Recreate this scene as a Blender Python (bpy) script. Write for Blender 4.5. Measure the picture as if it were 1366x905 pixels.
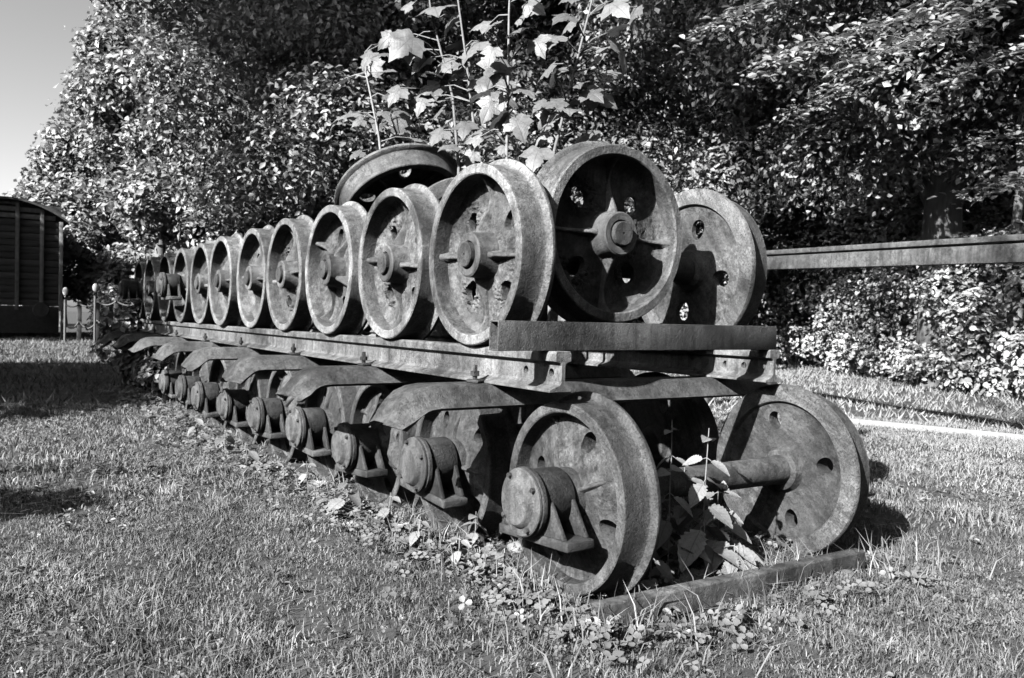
import bpy, bmesh, math, random
import numpy as np
from mathutils import Vector, Matrix, Euler, noise

random.seed(7)
rng = np.random.default_rng(11)
for o in list(bpy.data.objects):
    bpy.data.objects.remove(o, do_unlink=True)
scene = bpy.context.scene
COL = scene.collection
R = math.radians

# ------------------------------------------------------------------ camera
F_PX = 1081.26
CAM = np.array([-1.5006, -2.561, 0.8828])
YAW, PIT, ROL = R(33.427), R(-1.4164), R(1.3321)
FW = np.array([math.sin(YAW)*math.cos(PIT), math.cos(YAW)*math.cos(PIT), math.sin(PIT)])
_rt = np.array([math.cos(YAW), -math.sin(YAW), 0.0]); _up = np.cross(_rt, FW)
RT = _rt*math.cos(ROL)+_up*math.sin(ROL); UP = _up*math.cos(ROL)-_rt*math.sin(ROL)
cd = bpy.data.cameras.new('camera'); cam = bpy.data.objects.new('camera', cd); COL.objects.link(cam)
m = Matrix.Identity(4)
for i in range(3):
    m[i][0], m[i][1], m[i][2], m[i][3] = RT[i], UP[i], -FW[i], CAM[i]
cam.matrix_world = m
cd.sensor_fit = 'HORIZONTAL'; cd.sensor_width = 36.0; cd.lens = F_PX/1366*36
cd.clip_start = 0.05; cd.clip_end = 2000
cd.dof.use_dof = True; cd.dof.focus_distance = 2.9; cd.dof.aperture_fstop = 8.0
scene.camera = cam
def ray(u, v): return FW + RT*(u-683)/F_PX + UP*(452.5-v)/F_PX
def at_depth(u, v, d): return CAM + ray(u, v)*d
def on_ground(u, v, z=0.0):
    d = ray(u, v); return CAM + d*((z-CAM[2])/d[2])
def on_y(u, v, y):
    d = ray(u, v); return CAM + d*((y-CAM[1])/d[1])
def on_x(u, v, x):
    d = ray(u, v); return CAM + d*((x-CAM[0])/d[0])

# ------------------------------------------------------------------ light
SUN_FROM = Vector((-1.0, -0.30, 0.64)).normalized()
w = bpy.data.worlds.new('World'); scene.world = w; w.use_nodes = True
nt = w.node_tree; nt.nodes.clear()
sky = nt.nodes.new('ShaderNodeTexSky'); sky.sky_type = 'NISHITA'; sky.sun_disc = False
sky.sun_elevation = math.asin(SUN_FROM.z); sky.sun_rotation = math.atan2(SUN_FROM.x, SUN_FROM.y)
sky.air_density = 1.0; sky.dust_density = 2.5
bw = nt.nodes.new('ShaderNodeSeparateColor'); bg = nt.nodes.new('ShaderNodeBackground'); wo = nt.nodes.new('ShaderNodeOutputWorld')
bg.inputs['Strength'].default_value = 0.056
nt.links.new(sky.outputs[0], bw.inputs[0]); 
# black and white through a red filter: red raised, blue held back
r1 = nt.nodes.new('ShaderNodeMath'); r1.operation = 'MULTIPLY'; r1.inputs[1].default_value = 1.2
b1 = nt.nodes.new('ShaderNodeMath'); b1.operation = 'MULTIPLY'; b1.inputs[1].default_value = 0.2
df = nt.nodes.new('ShaderNodeMath'); df.operation = 'SUBTRACT'
mxn = nt.nodes.new('ShaderNodeMath'); mxn.operation = 'MAXIMUM'; mxn.inputs[1].default_value = 0.15
nt.links.new(bw.outputs['Red'], r1.inputs[0]); nt.links.new(bw.outputs['Blue'], b1.inputs[0])
nt.links.new(r1.outputs[0], df.inputs[0]); nt.links.new(b1.outputs[0], df.inputs[1]); nt.links.new(df.outputs[0], mxn.inputs[0]); nt.links.new(mxn.outputs[0], bg.inputs[0])
nt.links.new(bg.outputs[0], wo.inputs[0])
sl = bpy.data.lights.new('sun', 'SUN'); sl.energy = 5.0; sl.angle = R(0.5); sl.color = (1, 1, 1)
so = bpy.data.objects.new('sun', sl); COL.objects.link(so)
so.rotation_euler = (-SUN_FROM).to_track_quat('-Z', 'Y').to_euler()
so.location = (-8, 2, 12)
vs = scene.view_settings
vs.view_transform = 'Standard'; vs.look = 'None'; vs.exposure = 2.85; vs.gamma = 1.0; vs.use_curve_mapping = False
scene.render.engine = 'CYCLES'
scene.cycles.diffuse_bounces = 0; scene.cycles.max_bounces = 6

# ------------------------------------------------------------------ materials
ALB = .64          # all reflectances were first set by eye, then scaled to real-world values
def new_mat(name):
    mt = bpy.data.materials.new(name); mt.use_nodes = True
    n = mt.node_tree; b = n.nodes['Principled BSDF']
    return mt, n, b
def N(n, t, **kw):
    x = n.nodes.new(t)
    for k, v in kw.items():
        if hasattr(x, k): setattr(x, k, v)
        else: x.inputs[k].default_value = v
    return x
def ramp(n, src, stops):
    r = n.nodes.new('ShaderNodeValToRGB'); e = r.color_ramp.elements
    while len(e) < len(stops): e.new(0.5)
    for k, (p, c) in enumerate(stops):
        e[k].position = p; e[k].color = (c, c, c, 1)
    n.links.new(src, r.inputs[0]); return r
def mul(n, a, b, t='MULTIPLY', f=1.0):
    x = n.nodes.new('ShaderNodeMix'); x.data_type = 'RGBA'; x.blend_type = t
    x.inputs[0].default_value = f
    n.links.new(a, x.inputs[6]); n.links.new(b, x.inputs[7]); return x.outputs[2]
def coords(n):
    tc = n.nodes.new('ShaderNodeTexCoord'); oi = n.nodes.new('ShaderNodeObjectInfo')
    s = N(n, 'ShaderNodeMath', operation='MULTIPLY'); s.inputs[1].default_value = 37.0
    n.links.new(oi.outputs['Random'], s.inputs[0])
    a = N(n, 'ShaderNodeVectorMath', operation='ADD')
    n.links.new(tc.outputs['Object'], a.inputs[0]); n.links.new(s.outputs[0], a.inputs[1])
    return a.outputs[0], oi
def noise_tex(n, vec, scale, detail=6, rough=0.6):
    t = n.nodes.new('ShaderNodeTexNoise'); t.inputs['Scale'].default_value = scale
    t.inputs['Detail'].default_value = detail; t.inputs['Roughness'].default_value = rough
    n.links.new(vec, t.inputs['Vector']); return t.outputs['Fac']
def iron(name, base, spread=0.5, bump=0.35, pit=90, speck=0.5, rough=0.75, crust=0.0, spec=0.15, tread=False):
    mt, n, b = new_mat(name); base = base*ALB
    v, oi = coords(n)
    big = ramp(n, noise_tex(n, v, 5, 8, .65), [(.3, base*(1-spread)), (.52, base), (.72, base*(1+spread))])
    fine = ramp(n, noise_tex(n, v, pit, 4, .7), [(.3, 1-speck), (.5, 1.0), (.68, 1+speck*.6)])
    col = mul(n, big.outputs[0], fine.outputs[0])
    gr = ramp(n, noise_tex(n, v, 330, 3, .8), [(.34, .78), (.5, 1.0), (.66, 1.2)])
    col = mul(n, col, gr.outputs[0])
    if tread:        # dark pitted running surface between the worn rim face and flange
        tc = n.nodes.new('ShaderNodeTexCoord'); sx = n.nodes.new('ShaderNodeSeparateXYZ'); n.links.new(tc.outputs['Object'], sx.inputs[0])
        zn = ramp(n, sx.outputs[0], [(.0, 1.12), (.006, 1.2), (.012, .74), (.088, .70), (.104, 1.2), (.130, 1.05)])
        pz = ramp(n, noise_tex(n, v, 140, 5, .75), [(.36, .55), (.48, 1.0), (.7, 1.15)])
        col = mul(n, mul(n, col, zn.outputs[0]), pz.outputs[0])
    # scattered pale lichen / chipped specks
    vo = n.nodes.new('ShaderNodeTexVoronoi'); vo.inputs['Scale'].default_value = 55; n.links.new(v, vo.inputs['Vector'])
    sp = ramp(n, vo.outputs['Distance'], [(.10, 1.0), (.16, 0.0)])
    msk = ramp(n, noise_tex(n, v, 9, 3), [(.54, 0.0), (.66, .75)])
    mm = mul(n, sp.outputs[0], msk.outputs[0])
    mx = n.nodes.new('ShaderNodeMix'); mx.data_type = 'RGBA'
    n.links.new(mm, mx.inputs[0]); n.links.new(col, mx.inputs[6])
    mx.inputs[7].default_value = (min(base*2.3, .6),)*3+(1,)
    out = mx.outputs[2]
    # dark streaks and stains
    st = ramp(n, noise_tex(n, v, 2.3, 5, .7), [(.34, .30), (.46, .85), (.6, 1.15)])
    out = mul(n, out, st.outputs[0])
    mp = n.nodes.new('ShaderNodeMapping'); mp.inputs['Scale'].default_value = (1, 1, .12); n.links.new(v, mp.inputs[0])
    fs = ramp(n, noise_tex(n, mp.outputs[0], 28, 4, .6), [(.38, .66), (.5, 1.0), (.64, 1.14)])
    out = mul(n, out, fs.outputs[0])
    h = noise_tex(n, v, pit*.8, 6, .7)
    fl = ramp(n, noise_tex(n, v, 21, 9, .72), [(.455, 0.0), (.485, 1.0)])
    fz = ramp(n, noise_tex(n, v, 3.7, 3), [(.40, 0.0), (.52, 1.0)])
    fm = mul(n, fl.outputs[0], fz.outputs[0])
    ft = ramp(n, fm, [(0, .80), (1, 1.16)]); out = mul(n, out, ft.outputs[0])
    bf = n.nodes.new('ShaderNodeBump'); bf.inputs['Strength'].default_value = .6; bf.inputs['Distance'].default_value = .003
    n.links.new(fm, bf.inputs['Height'])
    pv = n.nodes.new('ShaderNodeTexVoronoi'); pv.inputs['Scale'].default_value = 120; n.links.new(v, pv.inputs['Vector'])
    pt = ramp(n, pv.outputs['Distance'], [(.08, 0.0), (.34, 1.0)])
    b3 = n.nodes.new('ShaderNodeBump'); b3.inputs['Strength'].default_value = .45; b3.inputs['Distance'].default_value = .004
    n.links.new(pt.outputs[0], b3.inputs['Height']); n.links.new(bf.outputs[0], b3.inputs['Normal'])
    if crust:
        h2 = noise_tex(n, v, 26, 6, .75)
        cm = ramp(n, noise_tex(n, v, 4.5, 3), [(.45, 0.0), (.6, 1.0)])
        cr = ramp(n, h2, [(.36, .35), (.5, .95), (.62, 1.55)])
        m3 = n.nodes.new('ShaderNodeMix'); m3.data_type = 'RGBA'; n.links.new(cm.outputs[0], m3.inputs[0])
        n.links.new(out, m3.inputs[6]); n.links.new(mul(n, out, cr.outputs[0]), m3.inputs[7]); out = m3.outputs[2]
        hm = mul(n, cm.outputs[0], h2)
        b2 = n.nodes.new('ShaderNodeBump'); b2.inputs['Strength'].default_value = crust; b2.inputs['Distance'].default_value = .03
        n.links.new(hm, b2.inputs['Height'])
    bp = n.nodes.new('ShaderNodeBump'); bp.inputs['Strength'].default_value = min(1, bump*1.15); bp.inputs['Distance'].default_value = .008
    n.links.new(h, bp.inputs['Height'])
    n.links.new(b3.outputs[0], bp.inputs['Normal'])
    if crust: n.links.new(b2.outputs[0], bf.inputs['Normal'])
    n.links.new(bp.outputs[0], b.inputs['Normal'])
    # each casting a little lighter or darker than its neighbour
    rv = N(n, 'ShaderNodeMapRange'); rv.inputs[3].default_value = .74; rv.inputs[4].default_value = 1.24
    n.links.new(oi.outputs['Random'], rv.inputs[0])
    out = mul(n, out, rv.outputs[0])
    n.links.new(out, b.inputs['Base Color'])
    rr = ramp(n, noise_tex(n, v, 14, 5), [(.3, rough-.18), (.7, min(rough+.12, 1))])
    n.links.new(rr.outputs[0], b.inputs['Roughness'])
    b.inputs['Specular IOR Level'].default_value = spec
    return mt
M = {}
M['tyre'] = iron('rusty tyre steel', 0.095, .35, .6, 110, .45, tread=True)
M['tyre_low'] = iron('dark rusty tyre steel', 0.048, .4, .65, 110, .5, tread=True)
M['tyre_sunlit'] = iron('sunlit tyre steel', 0.089, .3, .5, 110, .4)  # lighter tread colour stands in for stronger sun on the loose wheel
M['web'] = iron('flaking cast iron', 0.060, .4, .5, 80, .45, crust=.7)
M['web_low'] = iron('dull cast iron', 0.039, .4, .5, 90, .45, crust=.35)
M['hub'] = iron('hub iron', 0.066, .3, .3, 100, .35)
M['axle'] = iron('axle steel', 0.040, .4, .35, 100, .4)
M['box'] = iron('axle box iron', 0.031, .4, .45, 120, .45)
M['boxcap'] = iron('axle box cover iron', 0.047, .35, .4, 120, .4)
M['rail'] = iron('weathered rail steel', 0.093, .35, .35, 90, .4)
M['sleeper'] = iron('steel sleeper', 0.050, .45, .4, 90, .45)
M['tube'] = iron('dark steel tube', 0.054, .3, .35, 160, .4, rough=.6)
M['bar'] = iron('ground bar steel', 0.055, .5, .5, 60, .5)
M['fence_beam'] = iron('painted steel beam', 0.078, .3, .3, 50, .35)

def leafmat(name, base, var=.35, trans=.25, rough=.5, spec=.35):
    mt, n, b = new_mat(name); base = base*ALB
    at = n.nodes.new('ShaderNodeAttribute'); at.attribute_name = 'rnd'
    r = ramp(n, at.outputs['Fac'], [(0, base*(1-var)), (.6, base), (1, base*(1+var))])
    n.links.new(r.outputs[0], b.inputs['Base Color'])
    b.inputs['Roughness'].default_value = rough; b.inputs['Specular IOR Level'].default_value = spec
    tr = n.nodes.new('ShaderNodeBsdfTranslucent'); n.links.new(r.outputs[0], tr.inputs[0])
    ms = n.nodes.new('ShaderNodeMixShader'); ms.inputs[0].default_value = trans
    n.links.new(b.outputs[0], ms.inputs[1]); n.links.new(tr.outputs[0], ms.inputs[2])
    n.links.new(ms.outputs[0], n.nodes['Material Output'].inputs[0])
    return mt
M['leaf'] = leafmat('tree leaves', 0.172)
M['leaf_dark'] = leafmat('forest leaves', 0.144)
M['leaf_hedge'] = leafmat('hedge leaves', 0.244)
M['grass'] = leafmat('grass blades', .112, .7, .2, .6, .2)
M['clover'] = leafmat('clover leaves', 0.104, .35, .2)

def bigleaf(name, base, maple=True):
    mt, n, b = new_mat(name); base = base*ALB
    v, oi = coords(n)
    r = ramp(n, noise_tex(n, v, 9, 5), [(.3, base*.72), (.7, base*1.15)])
    rv = N(n, 'ShaderNodeMapRange'); rv.inputs[3].default_value = .62; rv.inputs[4].default_value = 1.12
    n.links.new(oi.outputs['Random'], rv.inputs[0])
    c = mul(n, r.outputs[0], rv.outputs[0])
    # veins in the leaf's own plane
    tc = n.nodes.new('ShaderNodeTexCoord'); sx = n.nodes.new('ShaderNodeSeparateXYZ'); n.links.new(tc.outputs['Object'], sx.inputs[0])
    def mth(op, a, b_=None):
        x = n.nodes.new('ShaderNodeMath'); x.operation = op
        for k, q in enumerate((a, b_)):
            if q is None: continue
            if isinstance(q, (int, float)): x.inputs[k].default_value = q
            else: n.links.new(q, x.inputs[k])
        return x.outputs[0]
    ax = mth('ABSOLUTE', sx.outputs[0])
    if maple:
        a = mth('ARCTAN2', ax, sx.outputs[1]); f = mth('POWER', mth('MAXIMUM', mth('COSINE', mth('MULTIPLY', a, 9.7)), 0.0), 26.0)
        side = mth('POWER', mth('MAXIMUM', mth('SINE', mth('MULTIPLY', mth('ADD', mth('LENGTH' if False else 'ADD', ax, sx.outputs[1]), 0.0), 55.0)), 0.0), 8.0)
    else:
        f = mth('LESS_THAN', ax, .012)
        side = mth('POWER', mth('MAXIMUM', mth('SINE', mth('MULTIPLY', mth('SUBTRACT', sx.outputs[1], mth('MULTIPLY', ax, .9)), 52.0)), 0.0), 6.0)
    vein = mth('MAXIMUM', f, mth('MULTIPLY', side, .4))
    sc_ = mth('SUBTRACT', 1.0, mth('MULTIPLY', vein, .38))
    c = mul(n, c, sc_)
    bp = n.nodes.new('ShaderNodeBump'); bp.inputs['Strength'].default_value = .5; bp.inputs['Distance'].default_value = .004
    n.links.new(sc_, bp.inputs['Height']); n.links.new(bp.outputs[0], b.inputs['Normal'])
    n.links.new(c, b.inputs['Base Color']); b.inputs['Roughness'].default_value = .5; b.inputs['Specular IOR Level'].default_value = .25
    tr = n.nodes.new('ShaderNodeBsdfTranslucent'); n.links.new(c, tr.inputs[0])
    ms = n.nodes.new('ShaderNodeMixShader'); ms.inputs[0].default_value = .2
    n.links.new(b.outputs[0], ms.inputs[1]); n.links.new(tr.outputs[0], ms.inputs[2])
    n.links.new(ms.outputs[0], n.nodes['Material Output'].inputs[0])
    return mt
M['maple'] = bigleaf('maple leaf', 0.117)
M['nettle'] = bigleaf('nettle leaf', 0.180, False)

def simple(name, base, spread=.4, scale=12, bump=.4, rough=.85, stretch=None):
    mt, n, b = new_mat(name); base = base*ALB
    v, oi = coords(n)
    if stretch:
        mp = n.nodes.new('ShaderNodeMapping'); mp.inputs['Scale'].default_value = stretch
        n.links.new(v, mp.inputs[0]); v = mp.outputs[0]
    t = noise_tex(n, v, scale, 8, .65)
    r = ramp(n, t, [(.3, base*(1-spread)), (.7, base*(1+spread))])
    rv = N(n, 'ShaderNodeMapRange'); rv.inputs[3].default_value = .75; rv.inputs[4].default_value = 1.25
    n.links.new(oi.outputs['Random'], rv.inputs[0])
    n.links.new(mul(n, r.outputs[0], rv.outputs[0]), b.inputs['Base Color'])
    b.inputs['Roughness'].default_value = rough; b.inputs['Specular IOR Level'].default_value = .2
    bp = n.nodes.new('ShaderNodeBump'); bp.inputs['Strength'].default_value = bump; bp.inputs['Distance'].default_value = .02
    n.links.new(t, bp.inputs['Height']); n.links.new(bp.outputs[0], b.inputs['Normal'])
    return mt
M['soil'] = simple('turf soil', .028, .6, 6, .6)
M['bark'] = simple('bark', 0.084, .5, 9, .8, stretch=(1, 1, .25))
M['bark_pale'] = simple('pale bark', 0.2, .5, 9, .6, stretch=(1, 1, .35))
M['stem'] = simple('green stem', 0.13, .3, 30, .2)
M['wood_dark'] = simple('dark wagon boards', 0.035, .5, 5, .5, stretch=(.3, 1, 3))
M['wood_mid'] = simple('grey wagon timber', .12, .4, 6, .5)
M['wood_pale'] = simple('pale timber', 0.168, .25, 6, .4, stretch=(1, 6, 1))
M['roofing'] = simple('wagon roof felt', 0.03, .4, 8, .3)
M['white'] = simple('white enamel', 0.450, .08, 6, .1, rough=.4)
M['post'] = simple('dark post', 0.03, .4, 10, .4)
M['rope'] = simple('rope', 0.072, .2, 20, .3)
M['stone'] = simple('stone', 0.12, .4, 9, .6)

# ------------------------------------------------------------------ mesh helpers
def link(name, me, parent=None, mat=None):
    o = bpy.data.objects.new(name, me); COL.objects.link(o)
    if mat is not None and me is not None and not me.materials: me.materials.append(mat)
    if parent is not None: o.parent = parent
    return o
def mesh(name, v, f, mat=None, smooth=None):
    me = bpy.data.meshes.new(name); me.from_pydata([tuple(map(float, p)) for p in v], [], f)
    bm = bmesh.new(); bm.from_mesh(me); bmesh.ops.recalc_face_normals(bm, faces=bm.faces); bm.to_mesh(me); bm.free()
    if mat: me.materials.append(mat)
    if smooth is not None:
        me.polygons.foreach_set('use_smooth', [True]*len(me.polygons))
        me.set_sharp_from_angle(angle=R(smooth))
    return me
def tag(o, label, cat, group=None, kind=None):
    if label: o['label'] = label
    if cat: o['category'] = cat
    if group: o['group'] = group
    if kind: o['kind'] = kind
    return o
def thing(name, loc, label, cat, group=None, rot=(0, 0, 0)):
    o = bpy.data.objects.new(name, None); COL.objects.link(o); o.location = loc; o.rotation_euler = rot
    o.empty_display_size = .1
    return tag(o, label, cat, group)
def lathe_x(pts, n=64, closed=False, jitter=0.0):
    """profile of (r, x) turned about the X axis"""
    v, f = [], []
    k = len(pts)
    for j in range(n):
        a = 2*math.pi*j/n
        for (r, x) in pts:
            rr = r + (random.uniform(-jitter, jitter) if r > .01 else 0)
            v.append((x, rr*math.cos(a), rr*math.sin(a)))
    last = k if closed else k-1
    for j in range(n):
        j2 = (j+1) % n
        for i in range(last):
            i2 = (i+1) % k
            f.append((j*k+i, j*k+i2, j2*k+i2, j2*k+i))
    return v, f
def weld(me, d=1e-5):
    bm = bmesh.new(); bm.from_mesh(me); bmesh.ops.remove_doubles(bm, verts=bm.verts, dist=d)
    bmesh.ops.recalc_face_normals(bm, faces=bm.faces); bm.to_mesh(me); bm.free(); return me
def lathe_mesh(name, pts, mat, n=64, closed=False, smooth=35, jitter=0.0):
    v, f = lathe_x(pts, n, closed, jitter); me = mesh(name, v, f, mat)
    weld(me)
    me.polygons.foreach_set('use_smooth', [True]*len(me.polygons)); me.set_sharp_from_angle(angle=R(smooth))
    return me
def box_vf(x0, x1, y0, y1, z0, z1):
    v = [(x, y, z) for x in (x0, x1) for y in (y0, y1) for z in (z0, z1)]
    f = [(0, 1, 3, 2), (4, 6, 7, 5), (0, 4, 5, 1), (2, 3, 7, 6), (0, 2, 6, 4), (1, 5, 7, 3)]
    return v, f
def bevel(me, w=.004, seg=2, ang=40):
    bm = bmesh.new(); bm.from_mesh(me)
    ed = [e for e in bm.edges if len(e.link_faces) == 2 and e.calc_face_angle(0) > R(ang)]
    bmesh.ops.bevel(bm, geom=ed, offset=w, segments=seg, profile=.5, affect='EDGES', clamp_overlap=True)
    bmesh.ops.recalc_face_normals(bm, faces=bm.faces)
    bm.to_mesh(me); bm.free()
    me.polygons.foreach_set('use_smooth', [True]*len(me.polygons)); me.set_sharp_from_angle(angle=R(50))
    return me
def box_mesh(name, x0, x1, y0, y1, z0, z1, mat, bev=.004):
    v, f = box_vf(x0, x1, y0, y1, z0, z1); me = mesh(name, v, f, mat)
    return bevel(me, bev) if bev else me
def prism(name, poly, axis, a0, a1, mat, bev=.003):
    """closed 2-D polygon extruded along an axis: 'x' -> (y,z) poly, 'y' -> (x,z) poly"""
    n = len(poly); v = []
    for a in (a0, a1):
        for (p, q) in poly:
            v.append((a, p, q) if axis == 'x' else (p, a, q))
    f = [tuple(range(n))[::-1], tuple(range(n, 2*n))] + [(i, (i+1) % n, n+(i+1) % n, n+i) for i in range(n)]
    me = mesh(name, v, f, mat)
    return bevel(me, bev) if bev else me
def tube_vf(pts, radii, n=8, v=None, f=None):
    v = [] if v is None else v; f = [] if f is None else f
    base = len(v); P = [Vector(p) for p in pts]
    for k, p in enumerate(P):
        t = (P[min(k+1, len(P)-1)]-P[max(k-1, 0)]).normalized()
        a = t.cross(Vector((0, 0, 1)) if abs(t.z) < .9 else Vector((1, 0, 0))).normalized(); b2 = t.cross(a)
        for j in range(n):
            an = 2*math.pi*j/n
            v.append(tuple(p+(a*math.cos(an)+b2*math.sin(an))*radii[k]))
    for k in range(len(P)-1):
        for j in range(n):
            f.append((base+k*n+j, base+k*n+(j+1) % n, base+(k+1)*n+(j+1) % n, base+(k+1)*n+j))
    f.append(tuple(base+j for j in range(n))[::-1]); f.append(tuple(base+(len(P)-1)*n+j for j in range(n)))
    return v, f
def np_mesh(name, V, F, rnd=None, mat=None):
    """V (n,3); F list of arrays (m,k) of one polygon size each"""
    me = bpy.data.meshes.new(name)
    loops = np.concatenate([a.ravel() for a in F]); tot = np.concatenate([np.full(len(a), a.shape[1]) for a in F])
    start = np.concatenate([[0], np.cumsum(tot)[:-1]])
    me.vertices.add(len(V)); me.vertices.foreach_set('co', np.asarray(V, np.float32).ravel())
    me.loops.add(len(loops)); me.loops.foreach_set('vertex_index', loops.astype(np.int32))
    me.polygons.add(len(tot)); me.polygons.foreach_set('loop_start', start.astype(np.int32)); me.polygons.foreach_set('loop_total', tot.astype(np.int32))
    if rnd is not None:
        a = me.attributes.new('rnd', 'FLOAT', 'POINT'); a.data.foreach_set('value', np.asarray(rnd, np.float32))
    me.update(calc_edges=True); me.validate()
    if mat: me.materials.append(mat)
    return me
ORD = ['first', 'second', 'third', 'fourth', 'fifth', 'sixth', 'seventh', 'eighth', 'ninth', 'tenth', 'eleventh', 'twelfth']

# ------------------------------------------------------------------ ground
def ground_z(x, y):
    return .012*np.sin(1.7*x+.6)*np.cos(1.3*y) + .008*np.sin(4.1*x+2.2*y)
def build_ground():
    xs = np.concatenate([[-300, -120, -50, -25, -14], np.arange(-9, 14.1, .25), [17, 22, 32, 60, 130, 300]])
    ys = np.concatenate([[-300, -120, -50, -20, -10], np.arange(-6, 18.1, .25), [21, 26, 34, 45, 70, 140, 300]])
    X, Y = np.meshgrid(xs, ys); Z = ground_z(X, Y)*np.clip(1-(np.hypot(X, Y)-14)/10, 0, 1) - .012
    V = np.stack([X, Y, Z], -1).reshape(-1, 3); nx = len(xs); ny = len(ys)
    i, j = np.meshgrid(np.arange(nx-1), np.arange(ny-1)); a = (j*nx+i).ravel()
    F = np.stack([a, a+1, a+nx+1, a+nx], -1)
    me = np_mesh('ground', V, [F], None, M['soil']); me.polygons.foreach_set('use_smooth', [True]*len(me.polygons))
    o = link('ground', me); o['kind'] = 'structure'
build_ground()

# ------------------------------------------------------------------ wheels
W = .13          # wheel width, x = 0 outer face, x = W flange back
GAP = .976       # between the two flange backs
def tyre_mesh(name, Rt, Rf, mat):
    ri = Rt-.037
    p = [(ri, .004), (ri+.004, 0), (Rt-.004, 0), (Rt, .004), (Rt+.001, .045), (Rt+.003, .088), (Rt+.008, .097),
         (Rf-.006, .103), (Rf, .109), (Rf, .118), (Rf-.005, .127), (Rf-.015, .13), (Rf-.068, .13), (Rf-.074, .122), (Rf-.079, .104),
         (ri-.006, .085), (ri-.004, .055), (ri-.001, .02)]
    return lathe_mesh(name, p, mat, 96, True, 38)
def web_mesh(name, r0, r1, front, back, holes, mat, crust, seed, nr=44, nt_=256, wave=.008, hole_r=.19, hole_s=(.036, .042), off=math.pi/4):
    rs = np.linspace(r0, r1, nr); th = np.linspace(0, 2*math.pi, nt_, endpoint=False)
    hc = [(hole_r*math.cos(off+k*math.pi/2), hole_r*math.sin(off+k*math.pi/2)) for k in range(holes)]
    Y = np.zeros((nr, nt_)); Z = np.zeros((nr, nt_)); XF = np.zeros((nr, nt_)); XB = np.zeros((nr, nt_))
    inside = np.zeros((nr, nt_), bool)
    fr = np.interp(rs, *zip(*front)); bk = np.interp(rs, *zip(*back))
    nv = Vector((seed*7.3, seed*3.1, seed*1.7))
    for i, r in enumerate(rs):
        for j, t in enumerate(th):
            y, z = r*math.cos(t), r*math.sin(t)
            env = math.sin(math.pi*(r-r0)/(r1-r0))
            x = fr[i] + wave*env*math.cos(4*(t-off))
            dh = 9
            for (hy, hz) in hc:
                a = math.atan2(hz, hy); dr = (y-hy)*math.cos(a)+(z-hz)*math.sin(a); dt = -(y-hy)*math.sin(a)+(z-hz)*math.cos(a)
                sr = hole_s[1]*(1.25 if dr < 0 else .85)
                q = math.hypot(dr/sr, dt/hole_s[0]); dh = min(dh, q)
                if q < 1.0: inside[i, j] = True
                if 1.0 <= q < 1.16 or .86 < q < 1.0:
                    pass
            if crust:
                p = Vector((y*9, z*9, 0))+nv
                msk = max(0, min(1, (noise.noise(p)+.12)*2.2))*env**.5
                msk *= max(.25, min(1, 2.2-dh*.75))
                q3 = Vector((y*55, z*55, seed))
                x -= crust*msk*(.25+1.1*abs(noise.noise(q3))+.8*noise.noise(q3*2.1)+.5*noise.noise(q3*4.3))
            else:
                x -= .0012*noise.noise(Vector((y*40, z*40, seed)))
            if 1.0 <= dh < 1.9: x -= .006*(1.9-dh)/.9       # thickened lip round each hole
            Y[i, j], Z[i, j], XF[i, j], XB[i, j] = y, z, x, bk[i]+.25*wave*env*math.cos(4*(t-off))
    V = []
    idf = np.arange(nr*nt_).reshape(nr, nt_); idb = idf+nr*nt_
    Fc = []; keep = np.zeros((nr-1, nt_), bool)
    for i in range(nr-1):
        for j in range(nt_):
            j2 = (j+1) % nt_
            keep[i, j] = not (inside[i, j] or inside[i+1, j] or inside[i, j2] or inside[i+1, j2])
    for i in range(nr-1):
        for j in range(nt_):
            j2 = (j+1) % nt_
            if not keep[i, j]: continue
            Fc.append((idf[i, j], idf[i, j2], idf[i+1, j2], idf[i+1, j])); Fc.append((idb[i, j], idb[i+1, j], idb[i+1, j2], idb[i, j2]))
            if i > 0 and not keep[i-1, j]: Fc.append((idf[i, j], idb[i, j], idb[i, j2], idf[i, j2]))
            if i < nr-2 and not keep[i+1, j]: Fc.append((idf[i+1, j], idf[i+1, j2], idb[i+1, j2], idb[i+1, j]))
            if not keep[i, (j-1) % nt_]: Fc.append((idf[i, j], idf[i+1, j], idb[i+1, j], idb[i, j]))
            if not keep[i, (j+1) % nt_]: Fc.append((idf[i, j2], idb[i, j2], idb[i+1, j2], idf[i+1, j2]))
    # round the stair-stepped hole edges by relaxing boundary vertices onto the hole outline
    edge = np.zeros((nr, nt_), bool)
    for i in range(nr-1):
        for j in range(nt_):
            if not keep[i, j]:
                for a, b in ((i, j), (i+1, j), (i, (j+1) % nt_), (i+1, (j+1) % nt_)): edge[a, b] = True
    for i in range(nr):
        for j in range(nt_):
            if edge[i, j]:
                for (hy, hz) in hc:
                    a = math.atan2(hz, hy); dy, dz = Y[i, j]-hy, Z[i, j]-hz
                    dr = dy*math.cos(a)+dz*math.sin(a); dt = -dy*math.sin(a)+dz*math.cos(a)
                    sr = hole_s[1]*(1.25 if dr < 0 else .85); q = math.hypot(dr/sr, dt/hole_s[0])
                    if .2 < q < 1.7:
                        dr /= q; dt /= q
                        Y[i, j] = hy+dr*math.cos(a)-dt*math.sin(a); Z[i, j] = hz+dr*math.sin(a)+dt*math.cos(a)
    V = np.concatenate([np.stack([XF, Y, Z], -1).reshape(-1, 3), np.stack([XB, Y, Z], -1).reshape(-1, 3)])
    used = sorted({int(k) for f in Fc for k in f}); mp = {k: n for n, k in enumerate(used)}
    me = mesh(name, V[used], [tuple(mp[int(k)] for k in f) for f in Fc], mat)
    me.polygons.foreach_set('use_smooth', [True]*len(me.polygons)); me.set_sharp_from_angle(angle=R(48))
    return me
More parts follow.
